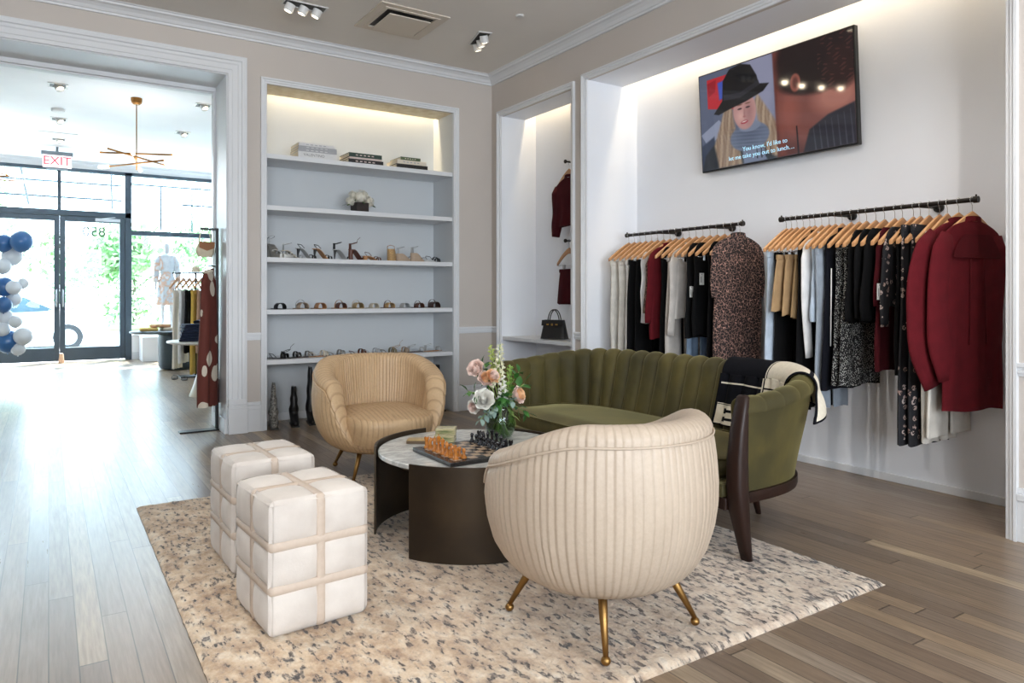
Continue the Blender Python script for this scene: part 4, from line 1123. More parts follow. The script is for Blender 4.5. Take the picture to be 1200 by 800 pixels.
left = [
 ('trousers','offwhite','off white trousers, leftmost on the left hand rail','trousers',dict(wt=.32,wh=.26,L=1.12,top=-.19,x_off=-.05)),
 ('trousers','offwhite','off white trousers, second from the left on the left rail','trousers',dict(wt=.32,wh=.28,L=1.12,top=-.19,x_off=-.02)),
 ('trousers','white','white trousers beside the black ones on the left rail','trousers',dict(wt=.32,wh=.28,L=1.10,top=-.19,x_off=-.0)),
 ('trousers','black','black wide trousers, leftmost black pair on the left rail','trousers',dict(wt=.34,wh=.42,L=1.14,top=-.19,x_off=-.02)),
 ('trousers','black','black trousers behind the leopard blouse on the left rail','trousers',dict(wt=.34,wh=.42,L=1.14,top=-.19)),
 ('top','white','white camisole beside the small leopard blouse','camisole',dict(wt=.34,wh=.34,L=.62,top=-.13,neck=.12,x_off=-.02)),
 ('top','leopard2','short leopard print blouse left of the burgundy jacket','blouse',dict(wt=.36,wh=.36,L=.60,sleeve=.42,top=-.11,neck=.1)),
 ('shirt','burg','burgundy shirt jacket with snap buttons on the left rail','jacket',dict(wt=.42,wh=.40,L=.80,sleeve=.52,sw=.055,top=-.06,x_off=-.02)),
 ('dress','black','black long dress just right of the burgundy jacket','dress',dict(wt=.34,wh=.40,L=1.16,top=-.1,neck=.12)),
 ('trousers','grey','light grey trousers under the grey cardigan','trousers',dict(wt=.34,wh=.38,L=1.18,top=-.18,x_off=-.0)),
 ('shirt','grey','light grey cardigan with long sleeves','cardigan',dict(wt=.40,wh=.36,L=.62,sleeve=.60,sw=.05,top=-.07)),
 ('trousers','denim','light denim jeans showing below the black tops','jeans',dict(wt=.22,wh=.26,L=1.14,top=-.19,x_off=.04)),
 ('top','black','black sleeveless top with two price tags, left one','top',dict(wt=.36,wh=.38,L=.76,top=-.085,neck=.11,tagc=[(-.165,-.46,.038,.085),(-.115,-.47,.034,.085)])),
 ('top','black','black sleeveless top with one price tag, right one','top',dict(wt=.36,wh=.38,L=.74,top=-.085,neck=.11,tagc=[(-.13,-.36,.048,.09)])),
 ('trousers','denim','light denim jeans nearer the leopard dress','jeans',dict(wt=.22,wh=.26,L=1.12,top=-.19,x_off=.04)),
 ('dress','black','long black dress with a white price tag','dress',dict(wt=.36,wh=.40,L=1.20,top=-.085,neck=.11,tagc=[(-.13,-.30,.042,.09)])),
 ('dress','black','long black dress directly behind the leopard dress','dress',dict(wt=.36,wh=.38,L=1.20,top=-.085,neck=.11)),
 ('dress','leopard','leopard print dress, foremost on the left rail','dress',dict(wt=.44,wh=.43,L=1.15,sleeve=.34,sw=.06,top=-.055,splay=.0,x_off=-.02)),
]
for i, (y_, (k, m, lab, cat, kw)) in enumerate(zip(ysl, left)):
    hanger(RX, y_, RZ, 'wooden hanger for the '+' '.join(lab.replace(',','').split()[:12]), clips=.12 if k == 'trousers' else None, rz=R(-11) if i == 17 else 0)
    g_ = garment(k, RX, y_-.002, RZ, F[m], lab, cat, th=.018 if i < 17 else .026, seed=i+40, group=CLL, rz=R(-11) if i == 17 else 0, **kw)
    if i == 7:
        for (bx_, bz_) in ((-.10,-.22),(-.12,-.80),(-.02,-.80)):
            b = MB(); b.ell((bx_,-.026,bz_),(.007,.004,.007),10,6); build('snap_button', b, M_HOOK, g_, smooth=True)

# ---------------------------------------------------------------- narrow niche: two short face-out rods, jacket, shorts, handbag
for (zr, lab) in ((2.51,'short black face-out rod holding the burgundy jacket'),(1.735,'short black face-out rod holding the burgundy shorts')):
    t = thing('display_hook', lab, 'clothes hook', (4.42, 5.58, zr), group='face-out rods in the narrow niche')
    b = MB(); b.cyl((0,0,0),(-.17,0,.0),.009,n=12); build('rod', b, M_ROD, t, smooth=True)
    b = MB(); b.cyl((-.17,0,0),(-.185,0,0),.019,n=16); build('end_disc', b, M_ROD, t, bevel=.003)
    b = MB(); b.cyl((-.012,0,0),(0,0,0),.028,n=16); build('wall_plate', b, M_ROD, t, bevel=.003)
hanger(4.29, 5.58, 2.508, 'wooden hanger under the burgundy jacket in the narrow niche', rz=-PI/2, group='hangers in the narrow niche')
hanger(4.29, 5.58, 1.733, 'wooden hanger with clips holding the burgundy shorts in the narrow niche', rz=-PI/2, group='hangers in the narrow niche', clips=.10)
g_ = garment('shirt', 4.288, 5.58, 2.508, F['burg2'], 'burgundy velvet jacket hanging in the narrow niche', 'jacket', wt=.46, wh=.44, L=.52, sleeve=.46, sw=.075, puff=.3, th=.035, seed=70, rz=-PI/2, top=-.085, group='burgundy set in the narrow niche', splay=.02, fold=.02)
garment('shorts', 4.288, 5.58, 1.733, F['burg2'], 'burgundy shorts clipped to a hanger in the narrow niche', 'shorts', wt=.28, wh=.40, L=.37, th=.03, seed=71, rz=-PI/2, top=-.235, group='burgundy set in the narrow niche', fold=.02, nf=3)
# handbag
M_BAG = mat('black grained leather', (20,20,21), .38, bump=.25, bscale=160, var=.05)
M_GOLD = mat('gold hardware', (196,160,90), .3, metal=1)
hb = thing('handbag', 'black leather top handle handbag standing on the niche shelf', 'handbag', (4.14, 5.62, .771), R(-62))
def bag(u, v):
    a = u*2*PI; hw = lerp(.135,.105,v); hd = lerp(.062,.022,v)
    return (hw*math.copysign(abs(cos(a))**.35, cos(a)), hd*math.copysign(abs(sin(a))**.35, sin(a)), .006+.185*v)
b = MB(); b.grid(bag, 64, 16, wu=True); b.add([bag(i/64,0) for i in range(64)],[tuple(range(63,-1,-1))]); b.add([bag(i/64,1) for i in range(64)],[tuple(range(64))])
build('body', b, M_BAG, hb, smooth=True, auto=50)
for s_ in (-1,1):
    b = MB(); b.tube([(.062*cos(R(t_)), s_*.022, .155+.135*sin(R(t_))+(.0 if 0 < t_ < 180 else -.02)) for t_ in range(0,181,12)], .0055, 8); build('handle', b, M_BAG, hb, smooth=True)
b = MB(); b.prism([(-.112,.19),(.112,.19),(.118,.135),(.05,.13),(.04,.115),(-.04,.115),(-.05,.13),(-.118,.135)], lambda a,c,h: (a,h,c), -.052, -.046); build('flap', b, M_BAG, hb, bevel=.002)
b = MB(); b.box(-.10,.10,-.056,-.051,.142,.152); build('belt', b, M_BAG, hb, bevel=.001)
b = MB(); b.cyl((0,-.06,.146),(0,-.052,.146),.011,n=14); b2 = b; build('turn_lock', b2, M_GOLD, hb, bevel=.001)
for s_ in (-1,1):
    b = MB(); b.box(s_*.048-.012,s_*.048+.012,-.059,-.054,.140,.154); build('clasp_plate', b, M_GOLD, hb, bevel=.001)
# ================================================================ SHOES
SH = dict(black=mat('black shoe leather',(20,19,20),.35,var=.1,scale=30), tan=mat('tan shoe leather',(176,128,84),.5,var=.06,scale=30), brown=mat('brown shoe leather',(92,52,36),.42,var=.1,scale=30),
 cream=mat('cream shoe leather',(206,196,178),.5,var=.04,scale=30), beige=mat('beige suede',(172,152,132),.75,var=.06,scale=30), silver=mat('silver leather',(150,148,142),.4,metal=.35,var=.05,scale=30), grey=mat('pale grey leather',(176,178,178),.5,var=.04,scale=30),
 dark=mat('dark brown shoe leather',(58,34,28),.4,var=.1,scale=30), rope=mat('woven raffia',(186,152,106),.85,var=.18,scale=90,bump=.5,bscale=200), snake=mat('snakeskin', (60,58,56), .4, c2=(170,166,158), scale=70), olive=mat('olive shoe leather',(112,104,80),.5,var=.05,scale=30), clear=mat('clear straps',(196,200,202),.15,alpha=.55), gold=mat('gold leather',(178,152,108),.35,metal=.5,var=.05,scale=30))
def sole_curve(t, h, L=.235):      # t 0 heel .. 1 toe
    X_ = (t-.5)*L; z_ = .006+h*(1-sm(.18,.68,t)); return X_, z_
def shoe(name, lab, cat, x, z, rz, kind, sole, upper, h=0, plat=.0, y=6.70, group=None, scale=1, ankle=0, sock=None):
    t = thing(name, lab, cat, (x, y, z+.001), rz, group); t.scale = (scale,)*3
    wd = lambda q: .030+.012*sin(PI*min(1,q*1.15))+.004*q
    def foot(u, v, dz=0, ex=0):
        a = u*2*PI; q = (1-cos(PI*v))/2
        X_, z_ = sole_curve(q, h); e_ = (1-abs(2*q-1)**5)**.5 if 0 < q < 1 else 0
        return X_, wd(q)*e_, z_
    b = MB(); n = 24; vs = []
    for i in range(n+1):
        q = i/n; X_, z_ = sole_curve(q, h); w_ = wd(q)*max(.05, (1-abs(2*q-1)**6))**.5
        th_ = .007
        lo = (plat*.9 if kind != 'wedge' else 0)
        zb = 0.0 if kind in ('wedge',) or (kind == 'flat') else max(0, z_-th_)
        if kind == 'platform': zb = 0 if q > .45 else z_+plat-th_
        for (yy_, zz_) in ((-w_, zb),(w_, zb),(w_, z_+plat),(-w_, z_+plat)): vs.append((X_, yy_, zz_))
    b.add(vs, [(i*4+j, i*4+(j+1)%4, i*4+4+(j+1)%4, i*4+4+j) for i in range(n) for j in range(4)]+[(0,3,2,1),(n*4,n*4+1,n*4+2,n*4+3)])
    build('sole', b, sole, t, bevel=.0015)
    if kind in ('heel','block','platform'):
        r0, r1 = (.018,.005) if kind == 'heel' else (.026,.021)
        hx = -.235*.5+.030; zt = h+plat
        b = MB(); b.tube([(hx,0,zt),(hx-.006,0,zt*.5),(hx-.008 if kind == 'heel' else hx-.002,0,0)], [r0,(r0+r1*2)/3,r1], 10); build('heel', b, sole if kind != 'heel' else upper, t, smooth=True, auto=50)
    # straps
    def arch(q, hgt, w, m=upper, lean=0, nm='strap'):
        if kind == 'flat': hgt *= 1.35; w *= 1.5
        X_, z_ = sole_curve(q, h); z_ += plat; ws = wd(q)
        b = MB(); b.grid(lambda u,v: (X_+(u-.5)*w+lean*sin(PI*v), -ws*1.02*cos(PI*v), z_-.002+hgt*sin(PI*v)**.7), 4, 14)
        o = build(nm, b, m, t, smooth=True); md = o.modifiers.new('s','SOLIDIFY'); md.thickness = .0025
    if kind == 'slide':
        arch(.68, .052, .085); 
        if sock: arch(.52, .075, .014, sock)
    elif kind == 'closed': pass
    else:
        arch(.80, .034, .016); arch(.66, .042, .014) if ankle != 1 else None
        if ankle:
            X_, z_ = sole_curve(.12, h); z_ += plat
            b = MB(); b.tube([(X_+.035+.036*cos(R(a)), .027*sin(R(a)), z_+.062+.012*cos(R(a))) for a in range(0,360,24)], .003, 6, closed=True); build('ankle_strap', b, upper, t, smooth=True)
            b = MB(); b.grid(lambda u,v: (X_-.012+.006*sin(PI*u)+.0*v, .022*cos(PI*u)*(1-.2*v) , z_+.06*v), 8, 5) ; o = build('heel_counter', b, upper, t, smooth=True); md = o.modifiers.new('s','SOLIDIFY'); md.thickness = .002
            if ankle > 1:
                b = MB(); b.tube([(X_+.07,0,z_+.07),(X_+.085,.01,z_+.10),(X_+.12,.012,z_+.125)], .0022, 6); build('loose_tie', b, upper, t, smooth=True)
        else:
            X_, z_ = sole_curve(.1, h); z_ += plat
            b = MB(); b.tube([(X_+.05,-.036,z_+.0),(X_+.02,-.034,z_+.03),(X_-.005,0,z_+.038),(X_+.02,.034,z_+.03),(X_+.05,.036,z_)], .003, 6); build('slingback', b, upper, t, smooth=True)
    return t
GS1, GS2, GS3 = 'high heeled sandals on the middle shelf', 'slides on the shelf below the heels', 'flat sandals on the lowest shelf'
def px2x(u, y):
    k = (u-600)/837; s_, c_ = math.sin(math.atan2(543,837)), math.cos(math.atan2(543,837)); return y*(s_+c_*k)/(c_-s_*k)
heels = [(322,'platform','silver','clear',.10,.03,1,-68,'tall clear strapped platform sandal at the left end'),
 (331,'platform','silver','silver',.045,.03,0,-10,'chunky silver platform sandal'),
 (344,'heel','cream','clear',.07,0,1,5,'clear strapped low heeled sandal beside the silver platform'),
 (360,'heel','grey','black',.095,0,0,8,'pale stiletto mule with black heel strap'),
 (379,'heel','tan','black',.095,0,0,10,'black stiletto sandal with tan insole'),
 (402,'heel','grey','black',.095,0,1,12,'black stiletto sandal with a looped ankle strap'),
 (420,'block','brown','brown',.10,0,2,15,'brown block heeled sandal with loose ankle ties'),
 (437,'block','tan','brown',.04,0,0,15,'low brown and tan sandal beside the tall brown one'),
 (459,'wedge','rope','tan',.105,.01,0,60,'tan woven espadrille wedge sandal'),
 (475,'wedge','beige','clear',.055,.02,1,15,'beige platform wedge with clear straps'),
 (491,'wedge','beige','grey',.07,.015,1,20,'beige wedge sandal right of the clear strapped wedge'),
 (507,'flat','grey','black',.02,0,0,20,'low white sandal with a black strap at the right end')]
for u, kind, so, up, h_, pl, an, rz, lab in heels:
    shoe('heeled_sandal', lab, 'shoe', px2x(u, 6.70), 1.542, R(rz), kind, SH[so], SH[up], h=h_, plat=pl, ankle=an, group=GS1, scale=.98)
slides = [(326,'black','black',None,'black slide sandal at the left end of its shelf',.9),(352,'beige','beige','grey','beige slide with a raised grey strap',.95),(373,'tan','tan',None,'light tan wide band slide, third from the left',.9),
 (397,'tan','brown','tan','brown and tan striped band slide',.9),(417,'gold','gold','cream','gold beige band slide',.9),(436,'cream','cream',None,'small cream slide in the middle of its row',.8),(454,'brown','rope','brown','brown woven slide with thin upright strap',.85),
 (472,'grey','grey',None,'pale grey slide right of the woven one',.8),(489,'dark','brown','dark','small brown slide, second from the right',.8),(506,'dark','dark','dark','dark brown slide with a raised strap at the right end',.95)]
for u, so, up, sk, lab, sc in slides:
    shoe('slide_sandal', lab, 'shoe', px2x(u, 6.70), 1.072, R(-82), 'slide', SH[so], SH[up], sock=SH[sk] if sk else None, group=GS2, scale=sc*1.16)
flats = [(327,'black','black',0,0,'black toe loop sandal at the left end of the lowest shelf'),(342,'black','black',2,0,'black flat sandal with a standing ankle tie'),(356,'dark','snake',0,0,'black and white woven flat sandal'),
 (374,'tan','cream',0,0,'cream flat sandal with a domed strap'),(394,'brown','silver',0,0,'silver strapped flat sandal left of the brown one'),(419,'dark','brown',0,0,'dark brown flat sandal with wide straps above the armchair'),(436,'tan','clear',0,0,'clear strapped flat sandal right of the dark brown one'),
 (455,'olive','olive',0,0,'olive flat sandal in the right half of the lowest shelf'),(470,'beige','beige',2,0,'beige flat sandal with a standing ankle strap'),(488,'dark','grey',1,0,'grey flat sandal with crossed straps, second from the right'),(507,'tan','grey',1,0,'grey and tan flat sandal at the right end of the lowest shelf')]
for u, so, up, an, h_, lab in flats:
    shoe('flat_sandal', lab, 'shoe', px2x(u, 6.68), .62, R(-38 if u < 330 else 12), 'flat', SH[so], SH[up], ankle=an, group=GS3, y=6.68, scale=.98)
def boot(u, hgt, m, lab, lean=0, y=6.66, w=1.0):
    t = thing('ankle_boot' if hgt < .45 else 'tall_boot', lab, 'boot', (px2x(u, y), y, .001), R(-100), 'boots on the floor under the shelves')
    b = MB(); n = 26
    def shaft(a, v):
        q = a*2*PI
        if v < .25:
            k_ = v/.25; X0 = lerp(.055,-.015,sm(.2,1,k_)); rx = lerp(.115,.052,sm(.15,1,k_)); ry = lerp(.036,.040,k_); z_ = .012+.10*k_
            rx *= .9 if k_ < .05 else 1
        else:
            k_ = (v-.25)/.75; X0 = -.015+lean*k_; rx = lerp(.052,.040,k_); ry = lerp(.046,.019*w,k_**.8); z_ = .112+(hgt-.112)*k_
            ry *= 1+.10*sin(k_*17+u)*(1-k_*.3); X0 += .006*sin(k_*9+u)
        return (X0+rx*cos(q), ry*sin(q), z_+.004*sin(q*2)*(v > .9))
    b.grid(shaft, 28, 34, wu=True); b.add([shaft(i/28,0) for i in range(28)],[tuple(range(27,-1,-1))]); b.add([shaft(i/28,1) for i in range(28)],[tuple(range(28))])
    build('shaft', b, m, t, smooth=True)
    b = MB(); b.prism([(.165,.0),(.16,.012),(.05,.014),(-.03,.02),(-.06,.02),(-.06,.0),(-.035,.0),(-.02,.01),(.04,.0)], lambda a,c,h: (a,h,c), -.034, .034); build('sole', b, SH['black'], t, bevel=.002)
boot(320.5, .40, SH['snake'], 'grey snakeskin boot at the left under the shelves', .02, w=.75)
boot(344.5, .355, SH['black'], 'short black boot, middle one of the three left of the armchair', 0, w=1.1)
boot(364, .52, SH['black'], 'tall black boot partly hidden by the far armchair', -.03, y=6.68)
boot(513.5, .47, SH['black'], 'tall black boot whose tip shows right of the far armchair', -.01, y=6.74)

# ================================================================ BOOKS AND FLOWER BOX
def bookcol(name, c): return mat(name, c, .5, var=.03, scale=20)
M_PAGE = mat('book pages', (222,214,198), .9, var=.04, scale=120, stretch=(1,1,12))
def book(x, z, w, th, dep, m, lab, grp, y=6.575, rz=0, title=None, tcol=None):
    t = thing('book', lab, 'book', (x, y, z), rz, grp)
    e = min(.004, th*.14)
    b = MB(); b.box(0,w,.003,dep,0,e); b.box(0,w,.003,dep,th-e,th); b.box(0,w,0,e,0,th); build('cover', b, m, t, bevel=.001)
    b = MB(); b.box(.003,w-.003,e,dep-.004,e,th-e); build('pages', b, M_PAGE, t)
    if title:
        text_mesh('title', title, th*.62, tcol or M_BLACKM, Matrix.Translation((w*.40,-.0006,th*.5)) @ Matrix.Rotation(PI/2,4,'X'), t, depth=.0002)
    elif tcol:
        b = MB()
        for q in range(5): b.box(w*(.2+.12*q), w*(.27+.12*q), -.0008, .0, th*.38, th*.62)
        build('title', b, tcol, t)
WB = bookcol('white book cloth',(214,214,214)); GB = bookcol('grey book cloth',(164,166,170)); DG = bookcol('dark green book cloth',(40,62,54)); BK = bookcol('black book cloth',(26,22,22)); PK = bookcol('pale pink cloth',(206,190,184)); GR = bookcol('moss green cloth',(74,92,62)); CR = bookcol('cream cloth',(216,206,190))
zz = 2.471; x0 = px2x(349.5, 6.575)
for th, dx, w, m, lab, ti, tc in ((.058,0,.37,WB,'thick white book at the bottom of the left stack','VALENTINO',mat('print grey',(120,120,120),.6)),(.026,.0,.365,GB,'grey book second from the bottom of the left stack',None,WB),(.024,.005,.36,GB,'grey book second from the top of the left stack',None,WB),(.030,.005,.34,WB,'pale book on top of the left stack',None,GB)):
    book(x0+dx, zz, w, th, .27, m, lab, 'books in the left stack', title=ti, tcol=tc); zz += th+.0006
zz = 2.471; x0 = px2x(408.5, 6.575)
for th, dx, w, m, lab, tc in ((.040,0,.355,BK,'black book with pink title at the bottom of the middle stack',PK),(.018,.01,.33,PK,'thin pale pink book in the middle stack',None),(.040,.005,.335,DG,'dark green book on top of the middle stack',PK)):
    book(x0+dx, zz, w, th, .27, m, lab, 'books in the middle stack', tcol=tc); zz += th+.0006
zz = 2.471; x0 = px2x(465, 6.575)
for th, dx, w, m, lab, tc in ((.042,0,.34,BK,'black book at the bottom of the right stack',None),(.040,.005,.32,CR,'cream book in the middle of the right stack',GB),(.030,.045,.215,GR,'small moss green book on top of the right stack',CR)):
    book(x0+dx, zz, w, th, .27, m, lab, 'books in the right stack', tcol=tc); zz += th+.0006
fb = thing('flower_box', 'dark square box on the second shelf holding white blossoms', 'flower box', (px2x(421.5,6.68), 6.68, 2.009), R(8))
b = MB(); b.box(-.065,.065,-.065,.065,0,.095); build('box', b, mat('dark brown box',(44,36,34),.6,var=.1,scale=30), fb, bevel=.004)
M_PETW = mat('white petals', (226,222,208), .7, var=.05, scale=20); M_GRN = mat('foliage green', (52,84,40), .6, c2=(80,112,54), scale=12)
def pompon(name, c, r, m, parent=None, seed=1, n=90, s=.016):
    rd = random.Random(seed); b = MB(); b.ell(c, r*.72, 10, 8)
    for i in range(n):
        d = Vector((rd.gauss(0,1),rd.gauss(0,1),rd.gauss(0,1))).normalized(); u_ = d.orthogonal().normalized(); u_ = Matrix.Rotation(rd.random()*6,3,d) @ u_; w_ = d.cross(u_)
        p = Vector(c)+d*r*rd.uniform(.8,1.0)
        for k in range(4):
            a = k*PI/2; q = u_*cos(a)+w_*sin(a); q2 = u_*cos(a+PI/2)+w_*sin(a+PI/2)
            b.add([p, p+q*s*.6+q2*s*.25+d*s*.25, p+q*s+d*s*.35, p+q*s*.6-q2*s*.25+d*s*.25], [(0,1,2,3)])
    return build(name, b, m, parent, smooth=True, fixn=False)
for i, (dx, dy, dz, r_, lab) in enumerate(((0,-.02,.15,.075,'round white hydrangea head in the middle of the dark flower box'),(-.095,0,.105,.042,'small white blossom hanging left of the dark flower box'),(.095,.0,.115,.05,'small white blossom hanging right of the dark flower box'),(-.05,.03,.165,.05,'white blossom at the upper left of the dark flower box'),(.055,.03,.16,.05,'white blossom at the upper right of the dark flower box'))):
    t = thing('white_blossom', lab, 'flower', (fb.location.x+dx, fb.location.y+dy, fb.location.z+dz-.0), 0, 'white blossoms in the dark flower box')
    pompon('petals', (0,0,0), r_, M_PETW, t, seed=i)
    b = MB(); b.tube([(0,0,0),(-dx*.6,-dy*.3,-dz*.6)], .003, 6); build('stem', b, M_GRN, t, smooth=True)
    b = MB()
    for k in range(4):
        a = k*1.6+i; p = Vector((cos(a)*r_*.7, sin(a)*r_*.5, -r_*.6)); q = Vector((cos(a), sin(a)*.6, -.35)).normalized(); s_ = q.cross(Vector((0,0,1))).normalized()
        b.add([p, p+q*.03+s_*.014, p+q*.065, p+q*.03-s_*.014], [(0,1,2,3)])
    build('leaf', b, M_GRN, t, fixn=False)
# ================================================================ ON THE COFFEE TABLE
TZ = .434+.0005
# ---- chess board
bd = thing('chess_board', 'dark framed chess board lying on the stone table', 'chess board', (1.70, 3.01, TZ), R(0))
BS = .40
M_BDF = mat('board dark edge', (34,32,32), .25, var=.08, scale=10); M_SQL = mat('pale square', (172,150,126), .2, var=.12, scale=40); M_SQD = mat('dark square', (44,38,36), .2, var=.12, scale=40)
b = MB(); b.box(-BS/2,BS/2,-BS/2,BS/2,0,.020); build('frame', b, M_BDF, bd, bevel=.003)
q = .0425
b = MB()
for i in range(8):
    for j in range(8):
        b.box((i-4)*q,(i-3)*q,(j-4)*q,(j-3)*q,.0195,.0212,k=(i+j)%2)
build('squares', b, [M_SQL, M_SQD], bd)
def glassy(name, c, em=0):
    m = mat(name, c, .12, trans=.35, coat=.5); return m
M_AMB = mat('amber resin', (222,132,40), .15, c2=(240,160,70), scale=40, trans=.45, coat=.4); M_JET = mat('jet resin', (16,18,28), .12, coat=.5, var=.1, scale=30)
def piece_profile(kind):
    base = [(.0135,0),(.0145,.003),(.013,.007),(.0095,.010)]
    if kind == 'pawn': return base+[(.006,.018),(.0055,.024),(.009,.026),(.006,.028),(.0085,.033),(.009,.037),(.006,.043),(.0008,.045)]
    if kind == 'rook': return base+[(.0085,.02),(.0085,.036),(.0115,.038),(.0115,.048),(.008,.048),(.008,.044),(.0008,.044)]
    if kind == 'knight': return base+[(.010,.016),(.011,.020),(.0008,.022)]
    if kind == 'bishop': return base+[(.0065,.02),(.006,.036),(.010,.038),(.0065,.040),(.009,.046),(.009,.052),(.005,.060),(.002,.063),(.0025,.066),(.0008,.068)]
    if kind == 'queen': return base+[(.0075,.02),(.006,.044),(.0115,.046),(.0075,.049),(.0085,.056),(.012,.066),(.008,.066),(.004,.069),(.003,.073),(.0008,.075)]
    return base+[(.0075,.02),(.006,.048),(.0115,.05),(.0075,.053),(.0085,.060),(.0115,.071),(.006,.075),(.0008,.077)]
def piece(kind, colr, m, i, j, lab):
    x_, y_ = bd.location.x+(i-3.5)*q, bd.location.y+(j-3.5)*q
    b = MB(); b.lathe(piece_profile(kind), n=18)
    if kind == 'knight':
        b.tube([(0,0,.016),(.002,.002,.028),(.0,.001,.040),(-.003,-.004,.048),(0,-.010,.046),(0,-.016,.040)], [.009,.0085,.0085,.0085,.007,.0045], 10); b.ell((-.003,.001,.053),(.002,.003,.004),6,5); b.ell((.003,.001,.053),(.002,.003,.004),6,5)
    if kind == 'king': b.box(-.0012,.0012,-.0012,.0012,.075,.087); b.box(-.004,.004,-.0012,.0012,.080,.083)
    if kind == 'rook':
        for k in range(4): a = k*PI/2; b.box(cos(a)*.0095-.002,cos(a)*.0095+.002,sin(a)*.0095-.002,sin(a)*.0095+.002,.047,.052)
    s_ = 1.02
    b.v = [(p[0]*s_,p[1]*s_,p[2]*s_) for p in b.v]
    solo('chess_'+kind, b, m, lab, 'chess piece', '%s chess pieces' % colr, loc=(x_, y_, bd.location.z+.0214), rz=(PI/2 if colr == 'amber' else -PI/2), smooth=True, auto=50)
order = ['rook','knight','bishop','queen','king','bishop','knight','rook']
ordn = ['first','second','third','fourth','fifth','sixth','seventh','eighth']
for j in range(8):
    nm = order[j]
    side = 'the end nearer the camera' if j < 4 else 'the end farther from the camera'
    lab = 'orange amber %s at %s of the board' % (nm, side) if nm in ('rook','knight','bishop') else 'orange amber %s in the back row at the left edge of the board' % nm
    piece(nm, 'amber', M_AMB, 0, j, lab)
    piece('pawn', 'amber', M_AMB, 1, j, 'orange amber pawn, %s in its row counted from the camera' % ordn[j])
    lab = 'glossy black %s at %s of the board' % (nm, side) if nm in ('rook','knight','bishop') else 'glossy black %s in the back row at the right edge of the board' % nm
    piece(nm, 'black', M_JET, 7, j, lab)
    piece('pawn', 'black', M_JET, 6, j, 'glossy black pawn, %s in its row counted from the camera' % ordn[j])
# ---- green veined stone boxes and a slim book
g = NG('green onyx'); w_ = g.noise(g.map(g.obj,(3,3,22)), 3, 5, .6)
M_ONYX = g.out(g.ramp(w_, [(.3,(92,108,70)),(.45,(150,148,108)),(.55,(196,184,148)),(.68,(112,126,84)),(.8,(170,158,122))]), .2)
for k_, (z_, lab) in enumerate(((0,'green veined stone slab book end, lower one of the pair on the table'),(.0365,'green veined stone slab, upper one of the pair on the table'))):
    b = MB(); b.box(-.052,.052,-.040,.040,0,.036); solo('stone_box', b, M_ONYX, lab, 'box', 'green stone boxes on the coffee table', loc=(1.752+.004*k_, 3.345-.003*k_, TZ+z_), rz=R(-38+3*k_), bevel=.003)
bx = thing('slim_box', 'flat brown and gold box lying left of the green stone slabs', 'box', (1.61, 3.38, TZ), R(-35))
b = MB(); b.box(-.055,.055,-.032,.032,0,.014); build('box_body', b, mat('brown lacquer',(92,74,54),.4,var=.1,scale=20), bx, bevel=.002)
b = MB(); b.box(-.054,.054,-.031,.031,.0143,.022); build('lid', b, mat('gold lacquer',(168,142,98),.4,var=.1,scale=20), bx, bevel=.003)
# ---- vase with flowers
VX, VY = 2.02, 3.23
va = thing('glass_vase', 'round clear glass vase full of green stems on the coffee table', 'vase', (VX, VY, TZ))
M_VG = glass_mat('vase glass', (240,246,244))
b = MB(); b.lathe([(.0005,.002),(.045,.002),(.062,.012),(.078,.045),(.083,.085),(.078,.125),(.064,.158),(.058,.175),(.064,.190),(.061,.190),(.055,.175),(.061,.157),(.075,.124),(.080,.085),(.075,.047),(.058,.016),(.0005,.010)], n=40)
build('bowl', b, M_VG, va, smooth=True)
M_WATER = glass_mat('vase water', (206,222,196)); 
b = MB(); b.lathe([(.0005,.0105),(.057,.0165),(.0745,.047),(.0792,.085),(.0742,.124),(.0005,.124)], n=36); build('water', b, M_WATER, va, smooth=True)
M_STEM = mat('flower stem green', (112,138,70), .5, c2=(150,166,96), scale=20); M_LEAF2 = mat('dark glossy leaf', (34,82,34), .42, c2=(58,112,44), scale=14); M_EUC = mat('eucalyptus leaf', (108,136,128), .6, c2=(138,160,150), scale=14)
M_LIME = mat('stock buds', (196,206,150), .6, c2=(224,226,190), scale=30)
rdv = random.Random(5)
def stem_pts(top, bend=.25):
    a = rdv.random()*6.28; r_ = rdv.uniform(.02,.05)
    b0 = Vector((VX-(top[0]-VX)*.25+cos(a)*r_*.5, VY-(top[1]-VY)*.25+sin(a)*r_*.5, TZ+.022)); n_ = Vector((VX+(top[0]-VX)*.12, VY+(top[1]-VY)*.12, TZ+.18)); t_ = Vector(top)
    return [b0, b0.lerp(n_,.5), n_, n_.lerp(t_,.5)+Vector((0,0,.02)), t_]
def leaf(b, p, d, L, W, up=Vector((0,0,1)), curl=.2):
    d = Vector(d).normalized(); s_ = d.cross(up); s_ = s_.normalized() if s_.length > .05 else Vector((1,0,0)); nrm = s_.cross(d)
    pr = [(0,.0),(.2,.55),(.45,1),(.7,.8),(.9,.35),(1,0)]; vs = []
    for t_, w_ in pr:
        c = Vector(p)+d*L*t_-nrm*curl*L*t_*t_; vs += [c-s_*W*w_+nrm*W*.25*w_, c, c+s_*W*w_+nrm*W*.25*w_]
    b.add(vs, [(i*3+j, i*3+j+1, i*3+j+4, i*3+j+3) for i in range(5) for j in range(2)])
